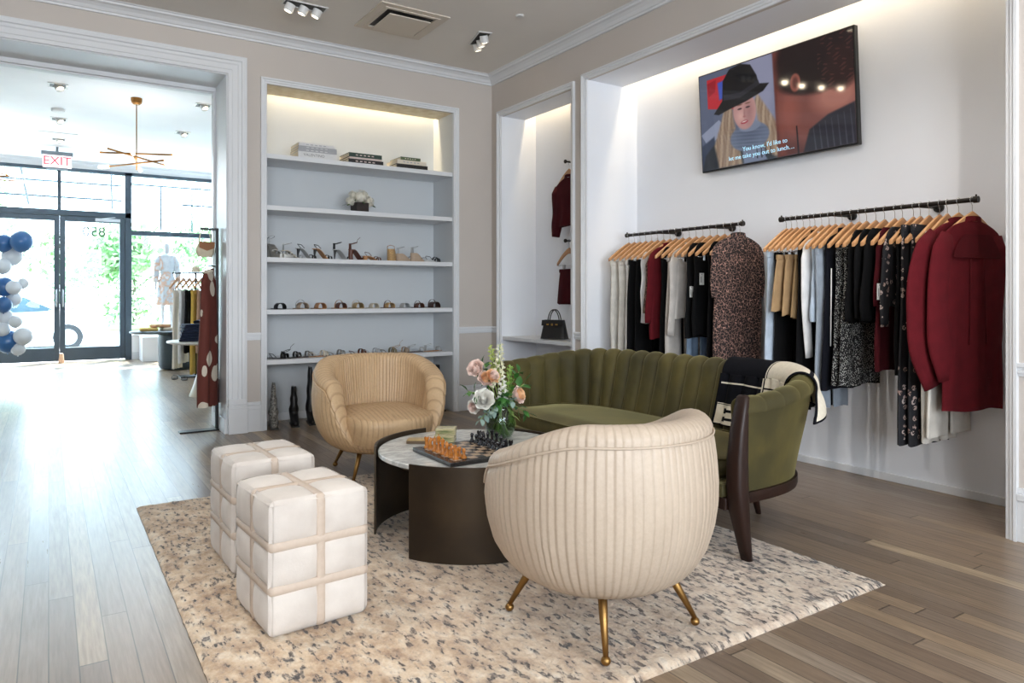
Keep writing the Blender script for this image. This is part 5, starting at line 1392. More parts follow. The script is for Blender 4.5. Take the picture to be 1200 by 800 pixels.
def rose(pos, d, r, cols, lab, seed):
    t = thing('rose', lab, 'flower', pos, 0, 'roses in the glass vase'); rd = random.Random(seed)
    d = Vector(d).normalized(); rot = d.to_track_quat('Z','Y').to_matrix()
    b = MB()
    for ring, (n, rr, hh, opn) in enumerate(((3,.22,.98,.0),(4,.36,1.0,.05),(5,.50,.98,.12),(6,.66,.92,.22),(7,.82,.80,.36),(7,.96,.62,.55))):
        for k in range(n):
            a0 = k*2*PI/n+ring*.7+rd.random()*.3; wd_ = 2*PI/n*.75
            def pet(u, v):
                a = a0+(u-.5)*wd_*2*(1-.25*v**3); q_ = rr*r*(.35+.65*v**.6)*(1+opn*.25*v*v)*(1+.05*sin(a*7+ring*2)*v+.06*abs(u-.5)*2*v); z_ = r*(-.55+(hh+.45)*v-.30*opn*v**4)-r*.12*(abs(u-.5)*2)**2.5*v
                return rot @ Vector((q_*cos(a), q_*sin(a), z_))
            b.grid(pet, 6, 6, k=min(1, ring//4))
    b.ell((0,0,0),(r*.3,r*.3,r*.42),14,10,k=0)
    build('bloom', b, cols, t, smooth=True, fixn=False)
    P_ = [p-Vector(pos) for p in stem_pts(pos)]; P_[-1] = -d*r*.5; b = MB(); b.tube(P_, .0028, 6); build('stem', b, M_STEM, t, smooth=True)
    b = MB()
    for k in range(5): a = k*1.256; leaf(b, rot @ Vector((0,0,-r*.55)), rot @ Vector((cos(a),sin(a),.25)), r*.9, r*.16)
    build('sepals', b, M_LEAF2, t, fixn=False)
def petm(n, c1, c2): return mat(n, c1, .65, c2=c2, scale=26, sheen=.1)
PW = petm('white rose petal',(232,230,222),(240,238,232)); PP = petm('blush petal',(236,208,196),(242,222,212)); PO = petm('peach petal',(238,186,134),(244,204,160))
# targets in pixels were converted to places around the vase
def at(u, v, y):
    k = (u-600)/837; th = math.atan2(543,837); s_, c_ = math.sin(th), math.cos(th); X_ = y*(s_+c_*k)/(c_-s_*k); d_ = X_*s_+y*c_; return (X_, y, 1.2+(346-v)/837*d_)
rose(at(567,468,3.18), (-.45,-.75,.35), .050, [PW,PW], 'large white rose at the lower left of the bouquet', 1)
rose(at(570,445,3.24), (-.2,-.6,.7), .044, [PO,PP], 'peach rose just above the large white rose', 2)
rose(at(558,432,3.28), (-.75,-.4,.5), .044, [PP,PP], 'blush rose at the upper left of the bouquet', 3)
rose(at(606,463,3.16), (.45,-.7,.3), .044, [PO,PP], 'blush rose on the right side of the bouquet', 4)
rose(at(577,441,3.20), (.1,-.8,.5), .036, [PP,PO], 'small peach rose beside the flower spike', 5)
rose(at(556,476,3.24), (-.8,-.4,-.1), .034, [PP,PW], 'pale pink rose peeking out under the white rose', 6)
def spike(pos, base_z, lab, seed, m=None, lean=(0,0), n=34, r=.024):
    rd = random.Random(seed); t = thing('flower_spike', lab, 'flower', pos, 0, 'stock flower spikes in the glass vase'); m = m or M_LIME
    H_ = pos[2]-base_z; b = MB()
    P_ = [p-Vector(pos) for p in stem_pts((pos[0]-lean[0],pos[1]-lean[1],base_z))]+[Vector((0,0,0))]
    s2 = MB(); s2.tube(P_, .003, 6); build('stem', s2, M_STEM, t, smooth=True)
    for i in range(n):
        k_ = i/n; a = i*2.4; rr = r*(1-.65*k_); c = Vector((-lean[0]*(1-k_), -lean[1]*(1-k_), -H_*(1-k_)))+Vector((cos(a)*rr, sin(a)*rr, 0)); s_ = .0150*(1-.45*k_)
        for q_ in range(5):
            a2 = q_*1.257+rd.random(); dd = Vector((cos(a2),sin(a2),.4+rd.random()*.5)).normalized(); o_ = Vector((cos(a),sin(a),.3)); leaf(b, c, (dd+o_*.9), s_*1.5, s_*.62, Vector((rd.random(),rd.random(),1)), .3)
        b.ell(c, s_*.45, 6, 4)
    build('blossoms', b, m, t, smooth=True, fixn=False)
spike(at(586,403,3.20), at(583,455,3.20)[2], 'tall pale cream flower spike rising above the bouquet', 21, petm('cream stock petal',(224,222,190),(236,234,212)), (.012,0), 40, .027)
spike(at(574,404,3.24), at(582,442,3.24)[2], 'yellow green budding spike left of the tall cream spike', 22, mat('lime buds',(176,190,96),.6,c2=(204,212,140),scale=30), (-.045,0), 22, .018)
spike(at(598,428,3.24), at(594,462,3.24)[2], 'short green budding spike right of the tall cream spike', 23, mat('green buds',(108,150,62),.6,c2=(150,180,90),scale=30), (.02,0), 20, .018)
spike(at(589,440,3.16), at(585,470,3.16)[2], 'small white flower cluster in the middle of the bouquet', 24, PW, (0,0), 14, .018)
def sprig(pos, lab, m, seed, n=7, L=.05, W=.014, drop=0):
    rd = random.Random(seed); t = thing('leafy_sprig', lab, 'foliage', pos, 0, 'leafy sprigs in the glass vase'); b = MB()
    P_ = [p-Vector(pos) for p in stem_pts(pos)]; s2 = MB(); s2.tube(P_, .0022, 6); build('stem', s2, M_STEM, t, smooth=True)
    for i in range(n):
        k_ = i/max(1,n-1); c = P_[3].lerp(P_[4], k_) if k_ > .0 else P_[3]; d_ = (P_[4]-P_[3]).normalized(); a = i*2.3+seed; o_ = d_.orthogonal(); o_ = Matrix.Rotation(a,3,d_) @ o_
        leaf(b, c, d_*.6+o_*(1-.6*k_)+Vector((0,0,-drop)), L*rd.uniform(.8,1.15), W, Vector((rd.gauss(0,.3),rd.gauss(0,.3),1)), .25)
    build('leaves', b, m, t, smooth=True, fixn=False)
sprig(at(614,450,3.18), 'broad dark green leaves at the right edge of the bouquet', M_LEAF2, 31, 7, .065, .020)
sprig(at(608,436,3.26), 'upright green leaves behind the blush rose', M_LEAF2, 32, 10, .06, .014)
sprig(at(548,458,3.20), 'green leaves curling over the white rose', M_LEAF2, 33, 7, .06, .015)
sprig(at(566,424,3.30), 'dark leaves behind the upper left blush rose', M_LEAF2, 34, 7, .055, .016)
sprig(at(563,492,3.14), 'blue grey eucalyptus hanging at the lower left of the vase rim', M_EUC, 35, 9, .042, .014, .5)
sprig(at(577,482,3.10), 'blue grey eucalyptus in front of the vase neck', M_EUC, 36, 9, .042, .014, .4)
sprig(at(617,484,3.18), 'green leaf and eucalyptus hanging over the right of the vase', M_LEAF2, 37, 7, .06, .014, .2)
sprig(at(601,470,3.12), 'eucalyptus right below the blush rose', M_EUC, 38, 9, .04, .013, .1)
sprig(at(592,466,3.14), 'dense dark leaves in the middle of the bouquet', M_LEAF2, 39, 14, .06, .015, .1)
sprig(at(582,474,3.14), 'dark leaves under the peach rose', M_LEAF2, 40, 12, .055, .014, .2)
sprig(at(600,488,3.2), 'pale green leaves just above the vase rim on the right', M_STEM, 41, 9, .06, .010, .2)
# ================================================================ FRONT ROOM
M_STAND = mat('black stand steel', (24,24,26), .35, metal=.4)
st = thing('display_stand', 'slim black steel display stand beside the doorway jamb', 'display stand', (1.262, 6.80, 0))
b = MB(); b.box(-.31,.03,-.055,.055,.0,.012); build('base_plate', b, M_STAND, st, bevel=.002)
b = MB(); b.box(-.014,.014,-.014,.014,.012,1.80); build('post', b, M_STAND, st, bevel=.002)
b = MB(); b.box(-.14,.014,-.010,.010,1.778,1.80); build('top_arm', b, M_STAND, st, bevel=.002)
b = MB(); b.tube([(-.012,-.012,1.46),(-.045,-.05,1.46),(-.09,-.09,1.46)], .006, 8); build('side_arm', b, M_STAND, st, smooth=True)
g = NG('rust leaf print'); d_ = g.voro(g.map(g.obj,(4.3,4.3,3.4),(.3,.2,.5)), 1.35, 'F1'); M_RUST = g.out(g.mix(g.math('LESS_THAN', g.math('ADD', d_, g.math('MULTIPLY', g.noise(g.obj,9,2),.18)), .42), (96,42,32), (206,196,180)), .8)
garment('dress', 1.185, 6.72, 1.475, M_RUST, 'rust brown dress with large cream leaf print on the black stand', 'dress', wt=.26, wh=.34, L=1.20, sleeve=0, th=.045, neck=.05, top=-.03, seed=90, rz=R(58), group=None, fold=.03, nf=3)
# cream bag on the top arm
M_CBAG = mat('cream canvas', (206,194,170), .8, var=.06, scale=30)
bg_ = thing('shoulder_bag', 'cream shoulder bag hanging from the arm of the black stand', 'bag', (1.165, 6.80, 1.64), R(20))
b = MB(); b.grid(lambda u,v: (.07*math.copysign(abs(cos(u*2*PI))**.6, cos(u*2*PI))*(.7+.5*sin(PI*min(1,v*.9+.1))), .028*sin(u*2*PI), -.10+.13*v), 32, 12, wu=True)
b.add([(.07*math.copysign(abs(cos(i/32*2*PI))**.6, cos(i/32*2*PI))*.92, .028*sin(i/32*2*PI), -.10) for i in range(32)], [tuple(range(31,-1,-1))])
build('body', b, M_CBAG, bg_, smooth=True)
b = MB(); b.prism([(-.075,.035),(.075,.035),(.07,-.02),(0,-.045),(-.07,-.02)], lambda a,c,h: (a,h,c), -.034, -.028); build('flap', b, mat('tan bag trim',(150,104,72),.5), bg_, bevel=.002)
b = MB(); b.tube([(-.06,0,.03),(-.045,0,.10),(0,0,.165),(.045,0,.10),(.06,0,.03)], .005, 8); build('strap', b, M_CBAG, bg_, smooth=True)
# small round white table with folded jeans
wt_ = thing('round_table', 'white round table on a flared cone foot holding folded jeans', 'table', (1.60, 9.2, 0))
M_WT = mat('white lacquer', (226,224,218), .35)
b = MB(); b.lathe([(.0005,.625),(.40,.628),(.44,.64),(.445,.65),(.44,.662),(.0005,.665)], n=56); build('table_top', b, M_WT, wt_, smooth=True, auto=35)
b = MB(); b.lathe([(.20,0),(.20,.015),(.165,.10),(.12,.25),(.075,.42),(.055,.56),(.07,.626)], n=40); build('cone_foot', b, mat('cream lacquer',(214,204,184),.45), wt_, smooth=True, auto=40)
M_JEAN = mat('dark denim', (30,38,62), .85, var=.15, scale=40)
z_ = .666
for k, lab in enumerate(('dark folded jeans at the bottom of the stack on the white table','dark folded jeans second from the bottom of the stack','dark folded jeans third from the bottom of the stack','dark folded jeans on top of the stack on the white table')):
    t = thing('folded_jeans', lab, 'jeans', (1.47+.01*k, 9.08+.012*k, z_), R(-12+5*k), 'folded jeans on the white table')
    for q in range(2):
        b = MB(); b.box(-.19+.01*q,.19,-.13,.13,.001+.024*q,.024+.024*q); build('fold', b, M_JEAN, t, bevel=.011, seg=3, smooth=True)
    z_ += .050
jl = thing('draped_jeans', 'dark jeans lying loosely across the folded stack', 'jeans', (1.60, 9.05, z_), R(28), 'folded jeans on the white table')
b = MB()
b.grid(lambda u,v: (lerp(-.17,.17,v), .075*cos(u*2*PI), .022+.02*sin(u*2*PI)+.03*sin(PI*v)), 20, 12, wu=True)
build('leg', b, M_JEAN, jl, smooth=True)
# charcoal drum table with oval top and folded knits
dt = thing('drum_table', 'charcoal drum shaped display table near the front window', 'table', (1.77, 12.75, 0))
M_CHAR = mat('charcoal lacquer', (44,56,62), .4)
b = MB(); b.lathe([(.0005,.005),(.20,.005),(.255,.02),(.285,.07),(.29,.14),(.29,.57),(.0005,.58)], n=48); build('drum_base', b, M_CHAR, dt, smooth=True, auto=40)
b = MB(); b.lathe([(.0005,.585),(.38,.590),(.42,.605),(.42,.625),(.40,.635),(.0005,.635)], c=(-.22,0,0), n=48, sx=1.15); build('oval_top', b, M_CHAR, dt, smooth=True, auto=35)
for k, (c, lab) in enumerate(((('knit mustard',(196,164,96)),'folded mustard knit on the charcoal drum table'),(('knit cream',(220,210,190)),'folded cream knit on the charcoal drum table'),(('knit clay',(186,140,104)),'folded clay coloured knit on the charcoal drum table'))):
    b = MB(); b.box(-.13,.13,-.10,.10,0,.05); solo('folded_knit', b, mat(c[0],c[1],.9), lab, 'knitwear', 'folded knits on the drum table', loc=((1.33,1.64,1.50)[k], (12.62,12.70,12.66)[k], .636 if k < 2 else .6875), rz=R(12*k), bevel=.02, seg=3, smooth=True)
# clothes rack behind
rk = thing('clothes_rack', 'black steel rack of bright trousers in the front room', 'clothes rack', (1.83, 11.45, 0))
b = MB(); b.tube([(-.29,.16,1.53),(.27,-.17,1.53)], .012, 8); build('rod', b, M_STAND, rk, smooth=True)
b = MB(); b.tube([(0,0,.02),(0,0,1.53)], .014, 8); build('post', b, M_STAND, rk, smooth=True)
b = MB(); b.box(-.22,.22,-.16,.16,0,.015); build('base_plate', b, M_STAND, rk, bevel=.003)
GF = 'clothes on the black rack in the front room'
rdir = Vector((.56,-.33)); 
fr = [('cream cloth',(222,214,196),1.18,'cream wide trousers, leftmost on the front room rack'),('white cotton',(228,228,228),1.10,'white trousers, second from the left on the front room rack'),('black cloth',(17,17,20),.95,'black trousers on the front room rack'),
 ('mustard cloth',(204,168,78),1.26,'mustard yellow trousers hanging low on the front room rack'),('clay cloth',(176,140,116),.95,'clay pink trousers on the front room rack'),('grey green cloth',(112,122,116),1.30,'grey green trousers, second from the right on the front room rack'),('brown print cloth',(120,84,66),1.28,'brown trousers, rightmost on the front room rack')]
for i, (nm, c, L_, lab) in enumerate(fr):
    k_ = (i+.5)/7-.5; px_, py_ = 1.83+rdir.x*k_*.94, 11.45+rdir.y*k_*.94
    an = R(58)
    hanger(px_, py_, 1.53, 'wooden clip hanger holding the '+lab.split(',')[0].split(' on the')[0], rz=an, group='hangers on the front room rack', clips=.08)
    garment('trousers', px_, py_, 1.53, mat(nm,c,.85,var=.05,scale=14), lab, 'trousers', wt=.24, wh=.30, L=L_, top=-.215, th=.024, seed=100+i, rz=an, group=GF)
b = MB(); b.lathe([(.0005,0),(.05,0),(.055,.01),(.05,.02),(.0005,.022)], n=20); 
for i, (x_, y_, lab) in enumerate(((1.70,11.50,'dark shoe on the floor under the mustard trousers'),(1.80,11.30,'dark shoe on the floor right of the other under the rack'))):
    shoe('flat_shoe', lab, 'shoe', x_-.18, .0, R(-100), 'flat', SH['black'], SH['black'], y=y_-.25, group='shoes under the front room rack')
hat = thing('sun_hat', 'pale folded hat resting on the rod of the front room rack', 'hat', (1.83,11.44,1.545), R(-30))
b = MB(); b.lathe([(.11,.0),(.112,.004),(.065,.012),(.06,.05),(.045,.085),(.0005,.09)], n=28, sx=1.0, sy=.55); build('felt', b, M_CBAG, hat, smooth=True)
# mannequin on the window platform
b = MB(); b.box(1.42,3.5,14.45,15.02,0,.445); struct('trim_window_platform', b, M_TRIM, bevel=.006)
M_MANQ = mat('white mannequin', (214,220,226), .35)
mq = thing('mannequin', 'white mannequin in a pale printed dress by the front window', 'mannequin', (1.86, 14.72, .446), R(-8)); mq.scale = (.80,.80,1.0)
b = MB(); b.lathe([(.0005,0),(.15,0),(.15,.008),(.0005,.010)], n=32); build('base_disc', b, mat('steel disc',(160,165,170),.3,metal=.8), mq, smooth=True, auto=30)
verts = [(0,0,.98),(0,0,1.10),(0,-.005,1.25),(0,0,1.40),(0,.0,1.50),(0,-.01,1.58),(0,-.015,1.66),(0,-.01,1.74),
 (.165,0,1.43),(.205,.0,1.30),(.225,-.02,1.14),(.235,-.06,.93),(.235,-.08,.84),(-.165,0,1.43),(-.205,.0,1.30),(-.225,.0,1.14),(-.24,-.05,.93),(-.24,-.07,.84),
 (.085,0,.90),(.09,-.01,.50),(.09,.02,.12),(.09,-.04,.03),(.09,-.12,.02),(-.085,0,.90),(-.09,-.01,.50),(-.09,.02,.12),(-.09,-.04,.03),(-.09,-.12,.02)]
edges = [(0,1),(1,2),(2,3),(3,4),(4,5),(5,6),(6,7),(3,8),(8,9),(9,10),(10,11),(11,12),(3,13),(13,14),(14,15),(15,16),(16,17),(0,18),(18,19),(19,20),(20,21),(21,22),(0,23),(23,24),(24,25),(25,26),(26,27)]
rad = [.13,.11,.115,.12,.05,.055,.085,.06,.05,.045,.038,.030,.022,.05,.045,.038,.030,.022,.085,.058,.036,.036,.028,.085,.058,.036,.036,.028]
me = bpy.data.meshes.new('body'); me.from_pydata(verts, edges, []); o = bpy.data.objects.new('body', me); COL.objects.link(o); o.parent = mq; me.materials.append(M_MANQ)
sk = o.modifiers.new('skin','SKIN'); 
for i, sv in enumerate(me.skin_vertices[0].data): sv.radius = (rad[i], rad[i]*.8); 
me.skin_vertices[0].data[0].use_root = True
sb = o.modifiers.new('sub','SUBSURF'); sb.levels = 2; sb.render_levels = 2
g = NG('pale printed silk'); M_SILK = g.out(g.ramp(g.noise(g.obj, 6, 3), [(.35,(214,222,230)),(.48,(196,206,216)),(.56,(216,176,150)),(.64,(222,226,232))]), .7)
def drs(u, v):
    a = u*2*PI
    pf = [(0,.20,.11),(.08,.205,.125),(.25,.16,.12),(.38,.135,.115),(.5,.18,.15),(1,.25,.20)]
    for (v0,x0_,y0_),(v1,x1_,y1_) in zip(pf[:-1],pf[1:]):
        if v <= v1: t_ = (v-v0)/(v1-v0); rx_, ry_ = lerp(x0_,x1_,t_), lerp(y0_,y1_,t_); break
    f_ = 1+.06*sin(a*9)*sm(.4,1,v); return (rx_*cos(a)*f_, ry_*sin(a)*f_, 1.49-.92*v)
b = MB(); b.grid(drs, 72, 30, wu=True); b.grid(lambda u,v: (lerp(.06,.20,v)*cos(u*2*PI), lerp(.055,.11,v)*sin(u*2*PI), lerp(1.53,1.49,v**2)), 40, 6, wu=True); build('dress', b, M_SILK, mq, smooth=True)
for s_ in (-1,1):
    b = MB(); b.tube([(s_*.15,0,1.47),(s_*.20,0,1.36),(s_*.225,-.01,1.18),(s_*.235,-.04,1.0)], [.062,.072,.066,.055], 14); build('sleeve', b, M_SILK, mq, smooth=True)
# balloons
bl = [(25,283,12,'b','large blue balloon at the upper right of the cluster'),(4,285,10,'b','blue balloon cut by the picture edge at the top'),(14,300,11,'w','white balloon under the two top blue ones'),(3,312,9,'w','small white balloon at the picture edge'),(5,336,11,'b','blue balloon behind two small white ones'),(16,337,8,'w','small white balloon, third from the top'),(27,332,6,'w','tiny white balloon at the right edge of the cluster'),(16,350,8,'w','small white balloon below the middle blue one'),(4,357,9,'b','blue balloon in the middle at the picture edge'),(6,372,9,'w','pale balloon in the lower middle of the cluster'),(18,377,7,'w','small pale balloon beside the lower middle one'),(3,386,8,'w','pale balloon just above the lowest blue one'),(9,400,13,'b','large blue balloon at the bottom of the cluster'),(27,394,10,'w','white balloon at the lower right of the cluster'),(21,408,8,'w','small white balloon nearest the floor'),(-16,300,12,'w','white balloon left outside the cluster edge'),(-14,345,13,'b','blue balloon left outside the cluster edge'),(-14,395,13,'w','pale balloon left of the lowest blue one')]
M_BB = mat('blue balloon', (52,104,160), .3, coat=.3); M_BW = mat('white balloon', (222,228,234), .3, coat=.3)
for i, (u, v, r_, c, lab) in enumerate(bl):
    if u < -5: continue
    y_ = 11.4+.22*((i*7) % 5)/5-.1; p = at(u, v, y_); R_ = r_*1.0/837*(p[0]*math.sin(math.atan2(543,837))+y_*math.cos(math.atan2(543,837)))
    b = MB(); b.ell((0,0,0),(R_,R_,R_*1.06),24,16); b.v = [(q[0]*(1-.12*max(0,-q[2]/R_)**2), q[1]*(1-.12*max(0,-q[2]/R_)**2), q[2]) for q in b.v]
    t = thing('balloon', lab, 'balloon', p, 0, 'blue and white balloons by the entrance'); build('skin', b, M_BB if c == 'b' else M_BW, t, smooth=True)
    b = MB(); b.lathe([(.004,-R_*1.05),(.010,-R_*1.05-.012),(.0005,-R_*1.05-.010)], n=8); build('knot', b, M_BB if c == 'b' else M_BW, t, smooth=True)
# pole the balloons are tied to
bp_ = thing('balloon_stand', 'thin white pole carrying the balloon cluster', 'stand', (-.86, 11.9, 0)); b = MB(); b.tube([(0,0,.01),(.02,0,1.0),(-.02,0,2.1)], .008, 8); build('pole', b, M_WT, bp_, smooth=True)
b = MB(); b.lathe([(.0005,0),(.16,0),(.16,.02),(.0005,.03)], n=28); build('foot', b, M_WT, bp_, smooth=True, auto=30)
# door stop
ds = MB(); ds.lathe([(.0005,0),(.045,0),(.048,.02),(.035,.11),(.028,.17),(.0005,.18)], n=20); solo('door_stop', ds, mat('pale wood stop',(206,168,140),.6), 'small pale wooden door stop on the floor between the glass doors', 'door stop', loc=(.19,14.95,0), smooth=True, auto=40)

# ---------------------------------------------------------------- chandeliers
M_BRS2 = mat('aged brass', (150,104,56), .35, metal=1)
M_BULB = emis('glowing tube bulb', (255,236,206), 9)
def chandelier(x, y, lab, a0=0):
    t = thing('chandelier', lab, 'chandelier', (x, y, 2.74), R(a0), 'brass rod chandeliers in the front room')
    b = MB(); b.lathe([(.0005,.80),(.035,.80),(.058,.82),(.064,.85),(.064,.88),(.0005,.88)], n=24); build('canopy', b, M_BRS2, t, smooth=True, auto=35)
    b = MB(); b.tube([(0,0,0),(0,0,.81)], .007, 8); build('down_rod', b, M_BRS2, t, smooth=True)
    for z_, a, tl in ((.20,-22,0),(.16,35,.03),(.08,-48,-.02),(.10,80,.02)):
        d_ = Vector((cos(R(a)), sin(R(a)), 0)); 
        b = MB(); b.tube([-d_*.42+Vector((0,0,z_+tl)), d_*.42+Vector((0,0,z_-tl))], .011, 10); ar = build('arm', b, M_BRS2, t, smooth=True)
        for s_ in (-1,1):
            p0 = d_*.42*s_+Vector((0,0,z_-tl*s_)); b = MB(); b.tube([p0, p0+d_*.14*s_, p0+d_*.155*s_], [.019,.019,.010], 12); build('tube_bulb', b, M_BULB, ar, smooth=True)
    l = bpy.data.lights.new('chandelier_glow', 'POINT'); l.energy = 34; l.color = (.86,.93,1); l.shadow_soft_size = .35
    lo = bpy.data.objects.new('chandelier_glow', l); COL.objects.link(lo); lo.location = (x, y, 2.72)
chandelier(.906, 9.87, 'brass rod chandelier with glowing tube bulbs seen through the doorway')
chandelier(-.78, 12.3, 'second brass chandelier, cut off by the left picture edge', 70)
# ---------------------------------------------------------------- exit sign
ex = thing('exit_sign', 'illuminated red EXIT sign hanging before the front doors', 'exit sign', (.117, 13.8, 3.28))
M_EXW = mat('exit sign face', (244,236,236), .4, em=(255,232,234), ems=.8); M_EXR = emis('exit red', (226,60,76), 1.2)
b = MB(); b.box(-.20,.20,-.022,.022,0,.20); build('face', b, M_EXW, ex, bevel=.006)
b = MB(); b.box(-.22,.22,-.035,.035,.20,.26); build('housing', b, mat('grey housing',(120,130,138),.5), ex, bevel=.006)
b = MB(); b.cyl((0,0,.26),(0,0,.335),.02,n=12); build('stem', b, mat('grey housing',(120,130,138),.5), ex)
b = MB(); b.box(-.15,.15,-.02,.02,-.03,0); build('lower_lamp', b, mat('grey housing',(120,130,138),.5), ex, bevel=.004)
text_mesh('lettering', 'EXIT', .20, M_EXR, Matrix.Translation((0,-.0235,.10)) @ Matrix.Rotation(PI/2,4,'X'), ex, depth=.001, spacing=.95)

# ================================================================ CEILING FITTINGS
M_WHT = mat('white fitting', (222,222,220), .45); M_DARK = mat('fitting recess', (70,68,66), .6); M_LAMPON = emis('lamp lens', (255,236,205), 14)
def trio(x, y, z, rz, lab, aim=(0,0,-1), n=3, on=True, big=0, grp='recessed ceiling spotlights'):
    t = thing('ceiling_spotlight', lab, 'ceiling light', (x, y, z), rz, grp)
    w_ = .058*n
    b = MB()
    for (a0_,a1_,c0,c1_) in ((-w_,w_,-.062,-.050),(-w_,w_,.050,.062),(-w_,-w_+.012,-.05,.05),(w_-.012,w_,-.05,.05)): b.box(a0_,a1_,c0,c1_,-.008,-.0005)
    build('trim_frame', b, M_WHT, t)
    b = MB(); b.box(-w_+.012,w_-.012,-.05,.05,-.004,-.0008); build('recess', b, M_DARK, t)
    A = Vector(aim).normalized(); A = Matrix.Rotation(-rz, 3, 'Z') @ A
    for i in range(n):
        c = Vector(((i-(n-1)/2)*.108, 0, -.012)); 
        b = MB(); b.cyl(c, c+A*.062, .037, n=20); hd = build('spot_head', b, M_WHT, t, smooth=True, auto=40)
        b = MB(); b.cyl(c+A*.0625, c+A*.064, .034 if big else .026, n=18); build('lens', b, (emis('bright lamp lens',(255,236,205),70) if big else M_LAMPON), hd)
trio(1.72, 5.70, ZC, 0, 'triple ceiling spotlight cut by the top picture edge', (-.35,.25,-.9))
trio(3.27, 5.57, ZC, PI/2-.25, 'triple ceiling spotlight between the vent and the corner', (.35,.25,-.9))
for (x, y, lab) in ((.77,5.86,'single ceiling spotlight above the doorway, rightmost of four'),(.25,5.97,'single ceiling spotlight above the doorway, second from the right'),(-.25,6.01,'single ceiling spotlight above the doorway, second from the left'),(-.69,6.0,'single ceiling spotlight above the doorway, leftmost of four')): trio(x, y, ZC, 0, lab, (.80,-.52,-.16), 1, big=1)
for (x, y, lab) in ((2.1,2.6,'triple ceiling spotlight above the near armchair'),(2.4,3.9,'triple ceiling spotlight above the sofa'),(-.2,3.6,'triple ceiling spotlight left of the ottomans'),(.9,.6,'triple ceiling spotlight nearest the camera'),(2.6,.5,'triple ceiling spotlight at the near right')): trio(x, y, ZC, 0, lab)
def downlight(x, y, z, lab):
    t = thing('square_downlight', lab, 'ceiling light', (x, y, z), 0, 'square downlights in the front room')
    b = MB()
    for (a0_,a1_,c0,c1_) in ((-.10,.10,-.10,-.08),(-.10,.10,.08,.10),(-.10,-.08,-.08,.08),(.08,.10,-.08,.08)): b.box(a0_,a1_,c0,c1_,-.010,-.0005)
    build('trim_frame', b, M_WHT, t); b = MB(); b.box(-.08,.08,-.08,.08,-.004,-.0008); build('recess', b, M_DARK, t)
    b = MB(); b.cyl((0,0,-.005),(.02,-.03,-.05),.045,n=18); h_ = build('spot_head', b, M_WHT, t, smooth=True, auto=40); b = MB(); b.cyl((.0205,-.031,-.051),(.021,-.0315,-.053),.030,n=16); build('lens', b, M_LAMPON, h_)
for x, y, lab in ((.09,9.75,'square ceiling downlight nearest the doorway, on the left'),(.118,11.6,'square ceiling downlight farther back, left of the chandelier'),(1.65,9.77,'square ceiling downlight at the right, nearer the doorway'),(1.67,11.58,'square ceiling downlight at the right, farther from the doorway'),(.13,13.1,'square ceiling downlight just before the exit sign')): downlight(x, y, ZC2, lab)
b = MB(); b.lathe([(.0005,-.045),(.05,-.045),(.075,-.035),(.08,-.0005),(.0005,-.0005)], n=28); solo('smoke_detector', b, M_WHT, 'round white smoke detector on the front room ceiling', 'smoke detector', loc=(.103,11.0,ZC2), smooth=True, auto=40)
b = MB(); b.box(-.25,.25,-.04,.04,-.012,-.0005); solo('ceiling_slot', b, M_WHT, 'narrow white slot diffuser on the front room ceiling', 'vent', loc=(.12,12.6,ZC2), bevel=.003)
b = MB(); b.lathe([(.0005,-.012),(.028,-.012),(.034,-.006),(.036,-.0005),(.0005,-.0005)], n=28); solo('sprinkler_cover', b, M_WHT, 'small round white sprinkler cover on the ceiling', 'sprinkler', loc=(3.275,4.93,ZC), smooth=True, auto=40)
vt = thing('ceiling_vent', 'square ceiling air vent with a dropped centre panel', 'vent', (2.505, 5.58, ZC))
M_VENT = mat('vent enamel', (212,202,188), .5)
b = MB()
for q, (o_, i_, z0, z1) in enumerate(((.305,.245,-.010,-.0005),(.245,.215,-.016,-.004))):
    for (a0_,a1_,c0,c1_) in ((-o_,o_,-o_,-i_),(-o_,o_,i_,o_),(-o_,-i_,-i_,i_),(i_,o_,-i_,i_)): b.box(a0_,a1_,c0,c1_,z0,z1)
build('vent_frame', b, M_VENT, vt)
b = MB(); b.box(-.215,.215,-.215,.215,-.003,-.0006); build('duct_opening', b, M_DARK, vt)
b = MB(); b.box(-.185,.185,-.185,.185,-.040,-.030); build('centre_panel', b, M_VENT, vt, bevel=.003)
for sx in (-.15,.15):
    for sy in (-.15,.15): b = MB(); b.cyl((sx,sy,-.03),(sx,sy,-.003),.005,n=8); build('panel_bracket', b, M_DARK, vt)
# ================================================================ LIGHT AND CAMERA
w = bpy.data.worlds.new('sky'); SC.world = w; w.use_nodes = True
bg = w.node_tree.nodes['Background']; bg.inputs[0].default_value = (.84,.92,1.0,1); bg.inputs[1].default_value = 15
def area(name, loc, rot, sx, sy, power, color=(1,1,1), portal=False, spread=180):
    l = bpy.data.lights.new(name, 'AREA'); l.shape = 'RECTANGLE'; l.size = sx; l.size_y = sy; l.energy = power; l.color = color
    l.spread = R(spread)
    if portal: l.cycles.is_portal = True
    o = bpy.data.objects.new(name, l); COL.objects.link(o); o.location = loc; o.rotation_euler = rot
    return o
def spot(name, loc, target, power, color=(1,.86,.68), angle=70, blend=.8, size=.03):
    l = bpy.data.lights.new(name, 'SPOT'); l.energy = power; l.color = color; l.spot_size = R(angle); l.spot_blend = blend; l.shadow_soft_size = size
    o = bpy.data.objects.new(name, l); COL.objects.link(o); o.location = loc
    o.rotation_euler = (Vector(target)-Vector(loc)).to_track_quat('-Z', 'Y').to_euler(); return o
